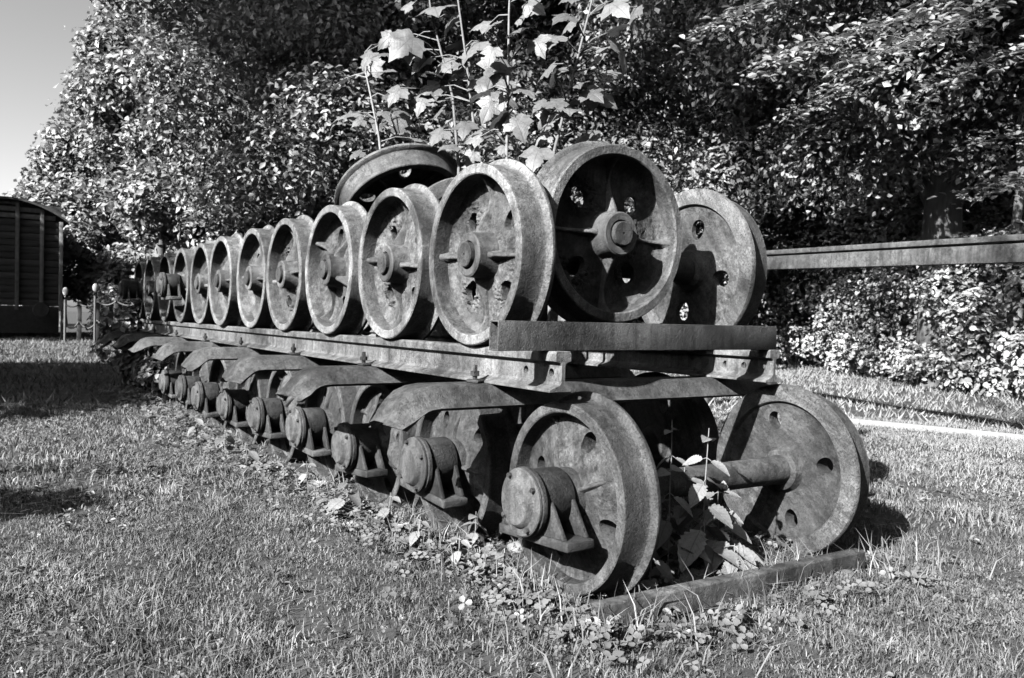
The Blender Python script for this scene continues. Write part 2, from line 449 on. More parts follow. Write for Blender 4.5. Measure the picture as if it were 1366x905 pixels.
def rib_mesh(name, prof_top, front, mat, t0=.011, t1=.006, r0=.075, r1=.294):
    """radial fin standing on the web, along +Y"""
    rs = np.linspace(r0, r1, 22); v, f = [], []
    for r in rs:
        xt = np.interp(r, *zip(*prof_top)); xb = np.interp(r, *zip(*front))+.012
        flare = 1+.9*max(0, (r-(r1-.03))/.03)+.9*max(0, (r0+.03-r)/.03)
        for (x, t) in ((xb, t0*1.7*flare), ((xb*2+xt)/3, t0*flare), (xt+.003, t1*flare), (xt, t1*.5), (xt, -t1*.5), (xt+.003, -t1*flare), ((xb*2+xt)/3, -t0*flare), (xb, -t0*1.7*flare)):
            v.append((x, r, t))
    k = 8
    for i in range(len(rs)-1):
        for j in range(k):
            f.append((i*k+j, i*k+(j+1) % k, (i+1)*k+(j+1) % k, (i+1)*k+j))
    f += [tuple(range(k)), tuple(range((len(rs)-1)*k, len(rs)*k))[::-1]]
    return mesh(name, v, f, mat, 50)
# upper pattern: deep dish, four full ribs, round cored holes
FU = [(.075, .062), (.11, .076), (.16, .088), (.21, .094), (.26, .090), (.283, .076), (.296, .052)]
BU = [(.075, .122), (.11, .114), (.16, .112), (.26, .110), (.283, .114), (.296, .118)]
TYRE_U = tyre_mesh('tyre', .33, .359, M['tyre'])
WEBS_U = [web_mesh('web', .075, .296, FU, BU, 4, M['web'], c, s) for c, s in ((.017, 1), (.011, 2), (.003, 3), (.019, 4))]
RIB_U = rib_mesh('rib', [(.07, .018), (.10, .026), (.13, .044), (.17, .066), (.21, .074), (.24, .068), (.27, .050), (.296, .022)], FU, M['hub'])
HUB_U = lathe_mesh('hub', [(.047, .02), (.049, -.008), (.053, -.012), (.076, -.013), (.082, -.008), (.083, .02), (.086, .05), (.096, .078), (.102, .1), (.092, .118), (.086, .138), (.078, .142), (.054, .142)], M['hub'], 48)
# lower pattern: shallower bulging disc, pear-shaped holes, short stub ribs
FL = [(.07, .02), (.11, .026), (.15, .036), (.20, .052), (.24, .062), (.268, .060), (.282, .045)]
BL = [(.07, .112), (.12, .106), (.2, .108), (.25, .110), (.27, .114), (.282, .116)]
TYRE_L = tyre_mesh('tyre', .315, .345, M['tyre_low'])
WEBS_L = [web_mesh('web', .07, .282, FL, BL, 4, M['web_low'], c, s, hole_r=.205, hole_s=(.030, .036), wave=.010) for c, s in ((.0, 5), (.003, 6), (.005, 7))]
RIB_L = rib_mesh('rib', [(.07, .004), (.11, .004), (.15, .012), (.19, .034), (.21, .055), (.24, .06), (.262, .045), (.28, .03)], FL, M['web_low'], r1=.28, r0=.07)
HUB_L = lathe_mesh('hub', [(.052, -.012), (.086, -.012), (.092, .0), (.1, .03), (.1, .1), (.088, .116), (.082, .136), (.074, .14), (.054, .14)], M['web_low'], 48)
h = GAP/2
AXLE_U = lathe_mesh('axle', [(0, -h-W-.019), (.004, -h-W-.020), (.005, -h-W-.028), (.042, -h-W-.028), (.0455, -h-W-.025), (.0455, -h-W+.02), (.053, -h-W+.03), (.056, -h-.03), (.056, -h), (.06, -h+.03), (.053, -h+.08),
                    (.05, 0), (.053, h-.08), (.06, h-.03), (.056, h), (.056, h+.03), (.053, h+W-.03), (.0455, h+W-.02), (.0455, h+W+.025), (.042, h+W+.028), (.005, h+W+.028), (0, h+W+.019)], M['axle'], 40)
AXLE_L = lathe_mesh('axle', [(0, -h-W-.16), (.045, -h-W-.16), (.05, -h-W-.155), (.05, -h-W-.01), (.056, -h-.03), (.06, -h+.01), (.056, -h+.05),
                    (.053, 0), (.056, h-.05), (.06, h-.01), (.056, h+.03), (.05, h+W+.01), (.05, h+W+.155), (.045, h+W+.16), (0, h+W+.16)], M['axle'], 40)
# axle box, local frame: axle along X, outer end towards -X at x = -.176 from the wheel face x = 0
BOX_BODY = lathe_mesh('axle_box', [(.06, -.012), (.098, -.012), (.102, -.018), (.102, -.128), (.106, -.132), (.112, -.133), (.112, -.146), (.108, -.150), (.06, -.150)], M['box'], 48)
BOX_CAP = lathe_mesh('cover', [(.106, -.150), (.109, -.153), (.109, -.160), (.105, -.164), (.083, -.165), (.079, -.168), (.075, -.180), (.068, -.186), (.03, -.187), (0, -.187)], M['boxcap'], 48)
BOLT = lathe_mesh('bolt', [(0, -.012), (.008, -.012), (.009, -.009), (.009, .004)], M['box'], 6, False, 20)
def saddle_mesh():
    # body between the barrel and the base plate, with sloping gusset edges
    poly = [(-.165, -.098), (-.115, -.098), (-.102, -.02), (-.05, .045), (.05, .045), (.102, -.02), (.115, -.098), (.165, -.098), (.175, -.092)]
    poly = [(-.17, -.100), (-.095, .02), (-.06, .05), (.06, .05), (.095, .02), (.17, -.100)]
    return prism('gusset', poly, 'x', -.034, -.016, M['box'], .004)
GUSSET = saddle_mesh()
PLATE = box_mesh('base_plate', -.122, -.014, -.192, .192, -.132, -.100, M['boxcap'], .006)
LUG = box_mesh('lug', -.118, -.05, -.06, .06, -.105, -.07, M['box'], .008)

def add_wheel(root, side, kind, rot, web=None, n_ribs=4):
    """side -1: outer face towards -X; +1 mirrored by a half turn"""
    tyre, webs, rib, hub = (TYRE_U, WEBS_U, RIB_U, HUB_U) if kind == 'u' else (TYRE_L, WEBS_L, RIB_L, HUB_L)
    wme = webs[web if web is not None else random.randrange(len(webs))]
    o = link('wheel', wme, root)
    if side < 0: o.location = (-(h+W), 0, 0); o.rotation_euler = (rot, 0, 0)
    elif side > 0: o.location = (h+W, 0, 0); o.rotation_euler = (rot, 0, math.pi)
    else: o.rotation_euler = (rot, 0, 0)
    link('tyre', tyre, o); link('hub', hub, o)
    for k in range(n_ribs):
        r_ = link('rib', rib, o); r_.rotation_euler = (k*math.pi/2, 0, 0)
    return o
def add_box(root, side, tilt=0.0, detail=True):
    b = link('axle_box', BOX_BODY, root)
    b.location = (side*(h+W), 0, 0); b.rotation_euler = (tilt if side < 0 else -tilt, 0, 0 if side < 0 else math.pi)
    link('cover', BOX_CAP, b); link('base_plate', PLATE, b); link('gusset', GUSSET, b)
    g = link('gusset', GUSSET, b); g.location = (-.085, 0, 0)
    link('lug', LUG, b)
    if detail:
        for k in range(4):
            a = math.pi/4+k*math.pi/2+.25
            t = link('bolt', BOLT, b); t.location = (-.164, .095*math.cos(a), .095*math.sin(a))
    return b
def wheelset(name, loc, kind, label, group, spin, web=None, boxes=(), rot=(0, 0, 0), tilt=0.0, detail=True):
    t = thing(name, loc, label, 'wheelset', group, rot)
    link('axle', AXLE_U if kind == 'u' else AXLE_L, t)
    add_wheel(t, -1, kind, spin, web); add_wheel(t, 1, kind, -spin+.6, None)
    for s in boxes: add_box(t, s, tilt, detail)
    return t

ZU = 1.1131                      # upper axle height
XU = W+h                         # centre of the upper wheelsets (outer left face at x = 0)
XL_ = .106+W+h
UY = [0, .722, 1.444, 2.18, 2.905, 3.64, 4.40, 5.13, 5.86, 6.59, 7.32]
USPIN = [0.03, .10, .55, -.12, .05, -.05, .2, .4, .1, .7, .3]
UWEB = [0, 3, 1, 3, 2, 2, 2, 1, 2, 1, 2]
for i, y in enumerate(UY):
    bx = (-1,) if i in (7, 10) else ()
    lab = 'rusty flanged wheelset on the upper rails, %s from the front' % ORD[i]
    if i == 7: lab = 'upper wheelset with an axle box still on its left end, %s from the front' % ORD[i]
    wheelset('wheelset', (XU+(0 if i < 2 else random.uniform(-.014, .014)), y, ZU), 'u', lab, 'wheelsets on the upper rails', USPIN[i], UWEB[i], bx, rot=(0, 0, 0 if i < 2 else random.uniform(-.006, .006)), detail=i < 8)
LY = [-.44, .297, 1.00, 1.71, 2.42, 3.17, 3.93, 4.66, 5.40, 6.15, 6.90, 7.65]
LZ = [.300, .300, .272, .272, .258, .248, .238, .236, .232, .228, .224, .222]
LX = [0, -.012, -.03, -.02, -.03, -.03, -.045, -.02, -.02, -.04, -.03, -.02]
LT = [-.06, .05, -.08, .02, -.05, .04, .1, -.05, .03, 0, 0, 0]
for i, y in enumerate(LY):
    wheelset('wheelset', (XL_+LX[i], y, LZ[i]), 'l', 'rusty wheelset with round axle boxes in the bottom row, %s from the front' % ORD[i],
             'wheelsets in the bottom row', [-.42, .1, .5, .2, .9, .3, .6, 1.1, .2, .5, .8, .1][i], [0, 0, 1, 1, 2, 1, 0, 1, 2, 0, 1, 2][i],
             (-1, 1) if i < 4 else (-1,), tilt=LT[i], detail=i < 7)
# wheelset lying lengthwise on top of the cross axles
wheelset('wheelset', (.492, -.25+W+h, 1.2085), 'u', 'wheelset lying lengthwise on the axles, its dished wheel facing the front', None, .04, 0, (), rot=(0, 0, math.pi/2))
# loose wheel thrown on top, tilted
lw = thing('loose_wheel', (.45, 1.496, 1.482), 'single loose wheel lying tilted on top of the stack under the maple leaves', 'wheel')
n_ = Vector((math.sin(R(-3.7))*math.cos(R(54)), math.cos(R(-3.7))*math.cos(R(54)), math.sin(R(54))))
lw.rotation_euler = (n_.to_track_quat('X', 'Z')).to_euler()
lw_w = add_wheel(lw, 0, 'u', .5, 2)
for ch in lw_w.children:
    if ch.name.startswith('tyre'): ch.data = tyre_mesh('tyre', .33, .359, M['tyre_sunlit'])
tb = link('timber_block', box_mesh('timber_block', -.11, .11, -.50, .42, 0, .105, M['wood_mid'], .008)); tb.location = (.47, 1.86, 1.163)
tag(tb, 'short timber block lying across the axles under the loose tilted wheel', 'timber')

# ------------------------------------------------------------------ upper track: rails, sleepers
RH = .131; RTOP = ZU-.33
RP = [(-.052, 0), (.052, 0), (.052, .008), (.014, .022), (.0075, .032), (.0075, .085), (.012, .092), (.030, .098), (.031, .122), (.026, .130), (-.026, .130), (-.031, .122), (-.030, .098), (-.012, .092), (-.0075, .085), (-.0075, .032), (-.014, .022), (-.052, .008)]
def rail(x, y0, y1, label, hole_ys):
    # sweep with many stations; web cells are left open for the fishplate bolt holes
    me = prism('rail', [(p, q) for p, q in RP], 'y', 0, y1-y0, M['rail'], .0015)
    o = link('rail', me); o.location = (x, y0, RTOP-.130)
    tag(o, label, 'rail', 'rails of the upper track')
    cut = None
    bm = bmesh.new()
    for hy in hole_ys:
        bmesh.ops.create_cone(bm, cap_ends=True, segments=20, radius1=.0135, radius2=.0135, depth=.1,
                              matrix=Matrix.Translation((x, y0+hy, RTOP-.130+.060)) @ Matrix.Rotation(math.pi/2, 4, 'Y'))
    cm = bpy.data.meshes.new('cut'); bm.to_mesh(cm); bm.free()
    cut = bpy.data.objects.new('cut', cm); COL.objects.link(cut)
    md = o.modifiers.new('holes', 'BOOLEAN'); md.object = cut; md.operation = 'DIFFERENCE'; md.solver = 'EXACT'
    dg = bpy.context.evaluated_depsgraph_get(); dg.update()
    new = bpy.data.meshes.new_from_object(o.evaluated_get(dg))
    o.modifiers.clear(); o.data = new; new.polygons.foreach_set('use_smooth', [False]*len(new.polygons))
    bpy.data.objects.remove(cut, do_unlink=True)
    return o
rail(.056, -.505, 8.3, 'long rusty left rail carrying the upper row of wheels', (.055, .20))
rail(1.172, -.43, 8.2, 'right rail of the upper track with bolt holes near its end', (.05, .15, .25))
ZS = RTOP-.131                   # sleeper top
def sleeper_mesh(seed):
    rr = random.Random(seed)
    path = []
    x0, x1 = -.19, 1.42
    path = [(-.392, -.118, R(46)), (-.366, -.086, R(52)), (-.340, -.050, R(47)), (-.308, -.021, R(30)), (-.268, -.005, R(12)), (x0-.03, 0, 0)]
    path += [(x0+(x1-x0)*k/6, 0, 0) for k in range(1, 6)] + [(x1, 0, 0)]
    path += [(x1+.06, -.005, -R(12)), (x1+.11, -.02, -R(28)), (x1+.155, -.05, -R(44)), (x1+.195, -.095, -R(52)), (x1+.235, -.15, -R(58))]
    prof = [(-.122, -.070), (-.110, -.070), (-.072, -.010), (-.062, -.001), (0, 0), (.062, -.001), (.072, -.010), (.110, -.070), (.122, -.070)]
    th = .009; v, f = [], []; tw = rr.uniform(-.12, .12); dent = rr.uniform(.002, .008)
    k = len(prof)
    for s, (x, z, a) in enumerate(path):
        endness = max(0, 1-min(s, len(path)-1-s)/4)
        for layer in (0, 1):
            for (py, pz) in prof:
                pz2 = pz*(1-.45*endness**2); sp = py*(1+.14*endness)
                d = pz2-(th if layer else 0)
                jx = rr.uniform(-.024, .024)*(1 if s in (0, len(path)-1) else .15)
                v.append((x+math.sin(a)*(-d)*-1*(-1)+jx, sp*(1-.05*layer), z+math.cos(a)*d+rr.uniform(-.0015, .0015)+endness*(tw*py+dent*math.sin(py*40+s))))
    def I(s, l, j): return s*2*k+l*k+j
    n = len(path)
    for s in range(n-1):
        for j in range(k-1):
            f.append((I(s, 0, j), I(s, 0, j+1), I(s+1, 0, j+1), I(s+1, 0, j)))
            f.append((I(s, 1, j), I(s+1, 1, j), I(s+1, 1, j+1), I(s, 1, j+1)))
        f.append((I(s, 0, 0), I(s+1, 0, 0), I(s+1, 1, 0), I(s, 1, 0))); f.append((I(s, 0, k-1), I(s, 1, k-1), I(s+1, 1, k-1), I(s+1, 0, k-1)))
    for j in range(k-1):
        f.append((I(0, 0, j), I(0, 1, j), I(0, 1, j+1), I(0, 0, j+1))); f.append((I(n-1, 0, j), I(n-1, 0, j+1), I(n-1, 1, j+1), I(n-1, 1, j)))
    return mesh('sleeper', v, f, M['sleeper'], 55)
CLIP = box_mesh('clip', -.03, .03, -.028, .028, 0, .012, M['box'], .004)
def clip_bolt():
    v, f = tube_vf([(0, 0, 0), (0, 0, .012), (0, 0, .013), (0, 0, .03), (0, 0, .031), (0, 0, .052)], [.009, .009, .017, .017, .009, .008], 6)
    return mesh('bolt', v, f, M['box'])
CBOLT = clip_bolt()
SY = [-.085, .905, 1.89, 2.97, 4.0, 5.1, 6.15, 7.2]
for i, y in enumerate(SY):
    t = thing('sleeper', (0, y, ZS), 'steel trough sleeper with turned down ends, %s from the front' % ORD[i], 'sleeper', 'steel sleepers under the upper rails')
    t.rotation_euler = (0, 0, random.uniform(-.02, .02))
    link('trough', sleeper_mesh(i+3), t)
    for xx in (-.012, .124, 1.104, 1.24):
        c = link('clip', CLIP, t); c.location = (xx, 0, .001); c.rotation_euler = (0, 0, random.uniform(-.4, .4))
        b_ = link('bolt', CBOLT, c); b_.location = (-.012 if xx < .05 or .6 < xx < 1.15 else .012, 0, .012)

# hollow steel tube across the rail ends
def tube_beam():
    L, D, H, t = 1.362, .05, .094, .0045
    v = []; f = []
    for x in (0, L):
        for (a, b_) in ((0, 0), (D, 0), (D, H), (0, H)): v.append((x, a, b_))
        for (a, b_) in ((t, t), (D-t, t), (D-t, H-t), (t, H-t)): v.append((x, a, b_))
    for i in range(4):
        j = (i+1) % 4
        f.append((i, j, 8+j, 8+i)); f.append((4+i, 12+i, 12+j, 4+j)); f.append((i, 4+i, 4+j, j)); f.append((8+i, 8+j, 12+j, 12+i))
    me = mesh('steel_tube', v, f, M['tube']); bevel(me, .0016, 2, 60); return me
o = link('steel_tube', tube_beam()); o.location = (-.17, -.468, RTOP+.0005); o.rotation_euler = (0, 0, R(2.0))
tag(o, 'hollow rectangular steel tube lying across the ends of the upper rails', 'steel tube')
# angle iron on the ground before the first wheels
poly = [(0, 0), (.062, 0), (.062, .06), (.056, .066), (.006, .066), (0, .06)]
poly = [(0, -.02), (.008, -.02), (.008, .048), (.046, .048), (.046, .057), (.005, .057), (0, .052)]
a_ = np.array([-.02, -.80]); b_ = np.array([1.155, -.865])
me = prism('angle_iron', poly, 'x', 0, float(np.hypot(*(b_-a_))), M['bar'], .002)
o = link('angle_iron', me); o.location = (a_[0], a_[1], .014); o.rotation_euler = (0, R(-.6), math.atan2(b_[1]-a_[1], b_[0]-a_[0]))
tag(o, 'rusty angle iron bar lying in the grass before the front wheels', 'steel bar')

# ------------------------------------------------------------------ foliage helpers
def unit(a): return a/np.maximum(np.linalg.norm(a, axis=-1, keepdims=True), 1e-9)
def leaves_np(C, Nrm, L, asp=.55, fine=False, droop=.0, fold=.12):
    n = len(C); r = unit(rng.normal(size=(n, 3))); r[:, 2] -= droop
    u = unit(r-Nrm*np.sum(r*Nrm, -1, keepdims=True)); v = np.cross(Nrm, u)
    L = L[:, None]; Wd = L*asp*rng.uniform(.8, 1.2, (n, 1))
    if not fine:
        pts = [C-u*L*.5, C-u*L*.06+v*Wd*.5+Nrm*L*fold, C+u*L*.5-Nrm*L*.08, C-u*L*.06-v*Wd*.5+Nrm*L*fold]
        V = np.stack(pts, 1).reshape(-1, 3); b = np.arange(n)*4
        F = np.concatenate([np.stack([b, b+2, b+1], -1), np.stack([b, b+3, b+2], -1)])
        k = 4
    else:
        pts = [C-u*L*.5, C+u*L*.5-Nrm*L*.1, C-u*L*.22+v*Wd*.42+Nrm*L*fold*.8, C+u*L*.16+v*Wd*.44+Nrm*L*fold*.8,
               C-u*L*.22-v*Wd*.42+Nrm*L*fold*.8, C+u*L*.16-v*Wd*.44+Nrm*L*fold*.8]
        V = np.stack(pts, 1).reshape(-1, 3); b = np.arange(n)*6
        F = np.concatenate([np.stack([b, b+1, b+3, b+2], -1), np.stack([b, b+4, b+5, b+1], -1)])
        k = 6
    return V, F, np.repeat(rng.random(n), k)
def crown_pts(blobs, n, shell=.55, flat=.75, zmin=.15):
    """blobs: list of (centre, radius); leaves gather towards each clump's surface"""
    B = np.array([list(c)+[r] for c, r in blobs]); wgt = B[:, 3]**2; wgt /= wgt.sum()
    k = rng.choice(len(B), n, p=wgt); d = unit(rng.normal(size=(n, 3)))
    rad = B[k, 3]*(shell+(1-shell)*rng.random(n))**.8*(1+.12*rng.normal(size=n)); P = B[k, :3]+d*rad[:, None]*np.array([1, 1, flat])
    nr = unit(d*.55+np.array([0, 0, .55])+rng.normal(size=(n, 3))*.42)
    ok = P[:, 2] > zmin
    return P[ok], nr[ok]
def blob_cloud(c, rad, k, r0, r1, seed, edge=.95):
    rr = random.Random(seed); out = []
    for _ in range(k):
        d = Vector((rr.gauss(0, 1), rr.gauss(0, 1), rr.gauss(0, 1))).normalized()*(rr.uniform(.35, 1)**.6)*edge
        out.append(((c[0]+d.x*rad[0], c[1]+d.y*rad[1], max(.3, c[2]+d.z*rad[2])), rr.uniform(r0, r1)))
    return out
def trunk_mesh(base, top, r0, r1, blobs, seed, mat, limbs=8, n=10):
    rr = random.Random(seed); v, f = [], []
    B, T = Vector(base), Vector(top); pts, rad = [], []
    for k in range(9):
        s = k/8; p = B.lerp(T, s)+Vector((rr.uniform(-1, 1), rr.uniform(-1, 1), 0))*.06*(T-B).length*.25*s*(1-s)*4*.5
        pts.append(p); rad.append((r0+(r1-r0)*s)*(1.35 if k == 0 else 1))
    tube_vf(pts, rad, n, v, f)
    bl = sorted(blobs, key=lambda q: rr.random())[:limbs]
    for (c, r) in bl:
        s = rr.uniform(.25, .95); k = min(7, int(s*8)); st = pts[k].lerp(pts[k+1], s*8-k); e = Vector(c)
        mid = st.lerp(e, .5)+Vector((0, 0, .08*(e-st).length)); rr0 = (r0+(r1-r0)*s)*.45
        tube_vf([st, st.lerp(mid, .5)+Vector((0, 0, .02)), mid, e], [rr0, rr0*.8, rr0*.55, .012], 6, v, f)
    return mesh('trunk', v, f, mat, 60)
def tree(name, base, height, rad, n, leaf, label, seed, group=None, mat='leaf', lean=(0, 0), zc=None, rz=None, k=26, br=(.7, 1.5), tr=.16, bark='bark', fine=False, shell=.5, extra=(), cat='tree', limbs=9):
    base = np.array([base[0], base[1], -.06]); zc = height*.58 if zc is None else zc; rz = height*.45 if rz is None else rz
    c = (lean[0], lean[1], zc)
    bl = blob_cloud(c, (rad, rad, rz), k, br[0], br[1], seed)+list(extra)
    t = thing(name, base, label, cat, group)
    link('trunk', trunk_mesh((0, 0, 0), (lean[0]*.6, lean[1]*.6, zc+rz*.45), tr, tr*.3, bl, seed, M[bark], limbs), t)
    P, nr = crown_pts(bl, n, shell); L = leaf*rng.uniform(.65, 1.3, len(P))
    V, F, q = leaves_np(P, nr, L, .6, fine, .25)
    c_ = link('crown', np_mesh('crown', V, [F], q, M[mat]), t); c_['kind'] = 'stuff'
    return t

# ------------------------------------------------------------------ trees and hedge
G_far = 'trees behind the stack'
def px_tree(u, depth, *a, **k):
    p = at_depth(u, 415, depth); return tree('tree', (p[0], p[1]), *a, **k)
px_tree(345, 21, 12.5, 3.9, 60000, .20, 'tall sunlit leafy tree left of the stack, nearest the wagon side', 1, G_far, zc=6.2, rz=5.9, k=46, br=(.7, 1.5), tr=.2)
_b2 = at_depth(200, 415, 30)
_ex2 = [(tuple(at_depth(u, v, 29.3)-np.array([_b2[0], _b2[1], -.06])), r_) for u, v, r_ in ((58, 245, .8), (45, 265, .7), (75, 215, .9), (88, 185, .9), (100, 205, 1.0), (112, 150, .95), (125, 115, 1.0), (135, 85, .9), (150, 60, 1.0), (150, 130, 1.2), (105, 250, 1.1), (130, 190, 1.2), (80, 280, 1.0), (110, 320, 1.1), (100, 370, 1.0), (150, 350, 1.1), (140, 270, 1.2), (165, 215, 1.2), (180, 150, 1.2), (180, 90, 1.2), (160, 30, 1.0))]
px_tree(200, 30, 12.5, 4.0, 52000, .22, 'rounded sunlit tree rising just right of the dark wagon', 2, G_far, extra=_ex2, zc=5.6, rz=5.0, k=44, br=(.8, 1.5))
px_tree(85, 40, 8.4, 3.2, 16000, .28, 'small far tree peeping over the wagon roof', 3, G_far, zc=3.8, rz=3.6, k=26, br=(.8, 1.4))
px_tree(-60, 42, 6.0, 3.4, 12000, .3, 'low trees behind the wagon at the left edge', 13, G_far, zc=2.6, rz=2.5, k=24, br=(.8, 1.3))
px_tree(215, 24, 15.5, 2.6, 24000, .22, 'high tree crown with twigs against the sky at upper left', 4, G_far, zc=9.6, rz=5.4, k=24, br=(.7, 1.3), tr=.18)
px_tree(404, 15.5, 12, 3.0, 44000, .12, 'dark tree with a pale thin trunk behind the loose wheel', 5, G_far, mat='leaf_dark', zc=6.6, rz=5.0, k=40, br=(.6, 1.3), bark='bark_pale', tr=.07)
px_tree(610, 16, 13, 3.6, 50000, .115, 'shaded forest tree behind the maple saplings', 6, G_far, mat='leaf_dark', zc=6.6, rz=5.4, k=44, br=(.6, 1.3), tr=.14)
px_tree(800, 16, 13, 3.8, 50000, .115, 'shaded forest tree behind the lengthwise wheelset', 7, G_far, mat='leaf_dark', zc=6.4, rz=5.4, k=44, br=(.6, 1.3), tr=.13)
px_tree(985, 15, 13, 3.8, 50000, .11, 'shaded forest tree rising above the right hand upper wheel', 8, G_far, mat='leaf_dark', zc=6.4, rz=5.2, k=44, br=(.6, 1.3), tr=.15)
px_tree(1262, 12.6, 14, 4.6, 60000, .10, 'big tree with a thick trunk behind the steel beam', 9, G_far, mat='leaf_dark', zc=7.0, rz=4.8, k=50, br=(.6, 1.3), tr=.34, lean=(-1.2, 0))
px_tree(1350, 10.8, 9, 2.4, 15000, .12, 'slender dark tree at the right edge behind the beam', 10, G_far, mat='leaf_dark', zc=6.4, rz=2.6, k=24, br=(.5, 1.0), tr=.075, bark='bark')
px_tree(1560, 12, 13, 4.2, 24000, .15, 'shaded forest tree at the far right beyond the frame edge', 12, G_far, mat='leaf_dark', zc=7.2, rz=4.6, k=34, br=(.7, 1.4), tr=.2)

def shrub(u, v, depth, hgt, rx, n, leaf, label, seed, group, mat='leaf_hedge', fine=False, k=16, name='hedge_shrub', br=(.4, .7), cat='shrub'):
    p = at_depth(u, v, depth)
    t = thing(name, (p[0], p[1], -.03), label, cat, group)
    bl = blob_cloud((0, 0, hgt*.5), (rx, rx*.8, hgt*.5), k, br[0], br[1], seed, .9)
    v_, f_ = [], []
    rr = random.Random(seed)
    for (c, r) in bl[:9]:
        s = Vector((rr.uniform(-.3, .3)*rx, rr.uniform(-.3, .3)*rx, 0)); e = Vector(c)
        tube_vf([s, s.lerp(e, .5)+Vector((0, 0, .1)), e], [.025, .018, .006], 5, v_, f_)
    link('stems', mesh('stems', v_, f_, M['bark']), t)
    P, nr = crown_pts(bl, n, .6, .85, .05); nr = unit(nr+np.array([-.25, -.1, .1]))
    V, F, q = leaves_np(P, nr, leaf*rng.uniform(.65, 1.3, len(P)), .62, fine, .2)
    c_ = link('foliage', np_mesh('foliage', V, [F], q, M[mat]), t); c_['kind'] = 'stuff'
    return t
hl = np.array([12.6, 8.9]); hr = np.array([8.5, 1.9]); HG = 'hedge shrubs along the wood edge'
hw = ['at the end of the hedge behind the upper wheel', 'in the hedge just right of the upper wheel', 'in the hedge under the near half of the beam', 'in the hedge below the thick trunk', 'in the hedge near the right edge', 'in the hedge at the right edge', 'in the hedge past the right edge']
for i, s in enumerate(np.linspace(-.1, 1.28, 7)):
    p = hl+(hr-hl)*s
    t = thing('hedge_shrub', (p[0]+.9, p[1]-.3, -.03), 'bright leafy shrub '+hw[i], 'shrub', HG)
    d = (hr-hl)/np.linalg.norm(hr-hl)
    bl = []
    rr = random.Random(50+i)
    for _ in range(34):
        a, b_, zz = rr.uniform(-1.1, 1.1), rr.uniform(-1.1, .9), rr.uniform(.1, 2.3)
        bl.append(((d[0]*a+.6*b_, d[1]*a+.3*b_, zz), rr.uniform(.16, .5)))
    v_, f_ = [], []
    for (c, r) in bl[:10]:
        s0 = Vector((c[0]*.4, c[1]*.4, 0)); e = Vector(c); tube_vf([s0, s0.lerp(e, .5), e], [.02, .015, .006], 5, v_, f_)
    link('stems', mesh('stems', v_, f_, M['bark']), t)
    P, nr = crown_pts(bl, 8000, .55, .8, .05); nr = unit(nr+np.array([-.35, -.1, .1]))
    V, F, q = leaves_np(P, nr, (.085+.012*(i < 3))*rng.uniform(.45, 1.45, len(P)), .66, True, .2)
    c_ = link('foliage', np_mesh('foliage', V, [F], q, M['leaf_hedge']), t); c_['kind'] = 'stuff'
# understorey between the hedge and the stack's left
US = 'understorey bushes behind the stack'
for i, (u, d, hg, rx, n, lf, lab) in enumerate([
        (880, 17, 2.6, 2.0, 9000, .12, 'understorey bush behind the lengthwise wheelset'), (740, 18, 3.0, 2.2, 9000, .13, 'understorey bush behind the front upper wheel'),
        (600, 19, 3.0, 2.2, 9000, .14, 'understorey bush behind the second and third upper wheels'), (450, 20, 3.2, 2.3, 9000, .15, 'understorey bush behind the middle of the upper row'),
        (310, 23, 3.4, 2.4, 9000, .17, 'sunlit bush behind the far half of the upper row'), (205, 27, 3.0, 2.0, 6000, .2, 'sunlit bush behind the far end of the stack')]):
    shrub(u, 420, d, hg, rx, n, lf, lab, 80+i, US, mat='leaf', k=22, br=(.5, .9), name='bush')
for i, (u, d, hg, rx, n, lf, lab) in enumerate([
        (1060, 17.5, 5.2, 2.0, 14000, .10, 'tall understorey bush left of the thick trunk above the beam'), (1165, 16.0, 5.0, 1.9, 14000, .10, 'tall understorey bush just left of the thick trunk'),
        (1215, 14.2, 3.4, 1.2, 8000, .09, 'leafy bush at the foot of the thick trunk'), (1300, 15.0, 5.0, 1.8, 14000, .10, 'tall understorey bush right of the thick trunk'), (1400, 13.5, 5.0, 1.8, 12000, .10, 'tall understorey bush at the right edge')]):
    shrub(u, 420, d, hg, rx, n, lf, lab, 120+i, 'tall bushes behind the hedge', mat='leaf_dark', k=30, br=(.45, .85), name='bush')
# dark depth of the wood
def far_wood():
    blobs = []
    rr = random.Random(5)
    for k in range(150):
        u = rr.uniform(330, 1900); d = rr.uniform(24, 30) if u < 1000 else rr.uniform(18, 24)
        p = at_depth(u, 415, d); blobs.append(((p[0], p[1], rr.uniform(.5, 13)), rr.uniform(1.6, 2.6)))
    P, nr = crown_pts(blobs, 80000, .3, .9, .1)
    V, F, q = leaves_np(P, nr, .36*rng.uniform(.6, 1.3, len(P)), .65)
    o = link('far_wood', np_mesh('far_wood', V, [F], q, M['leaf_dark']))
    tag(o, 'dark mass of woodland filling the gaps behind the nearer trees', 'woodland', None, 'stuff')
far_wood()
def left_wood():  # unseen belt of trees, added to hold back low sky light
    blobs = []; rr = random.Random(8)
    for k in range(330):
        a = rr.uniform(R(150), R(318)); d = rr.uniform(19, 24)         # compass arc behind and left of the camera
        x_, y_ = math.sin(a)*d-.5, math.cos(a)*d
        if math.degrees(math.atan2(x_-CAM[0], y_-CAM[1])) % 360 > 348: continue
        blobs.append(((x_, y_, rr.uniform(.5, 7.2)), rr.uniform(1.4, 2.3)))
    P, nr = crown_pts(blobs, 42000, .3, .9, .1)
    V, F, q = leaves_np(P, nr, .55*rng.uniform(.6, 1.3, len(P)), .65)
    o = link('sky_block_wood', np_mesh('sky_block_wood', V, [F], q, M['leaf_dark']))
    tag(o, 'unseen belt of low woodland added behind and left of the picture to block sky light', 'woodland', None, 'stuff')
left_wood()
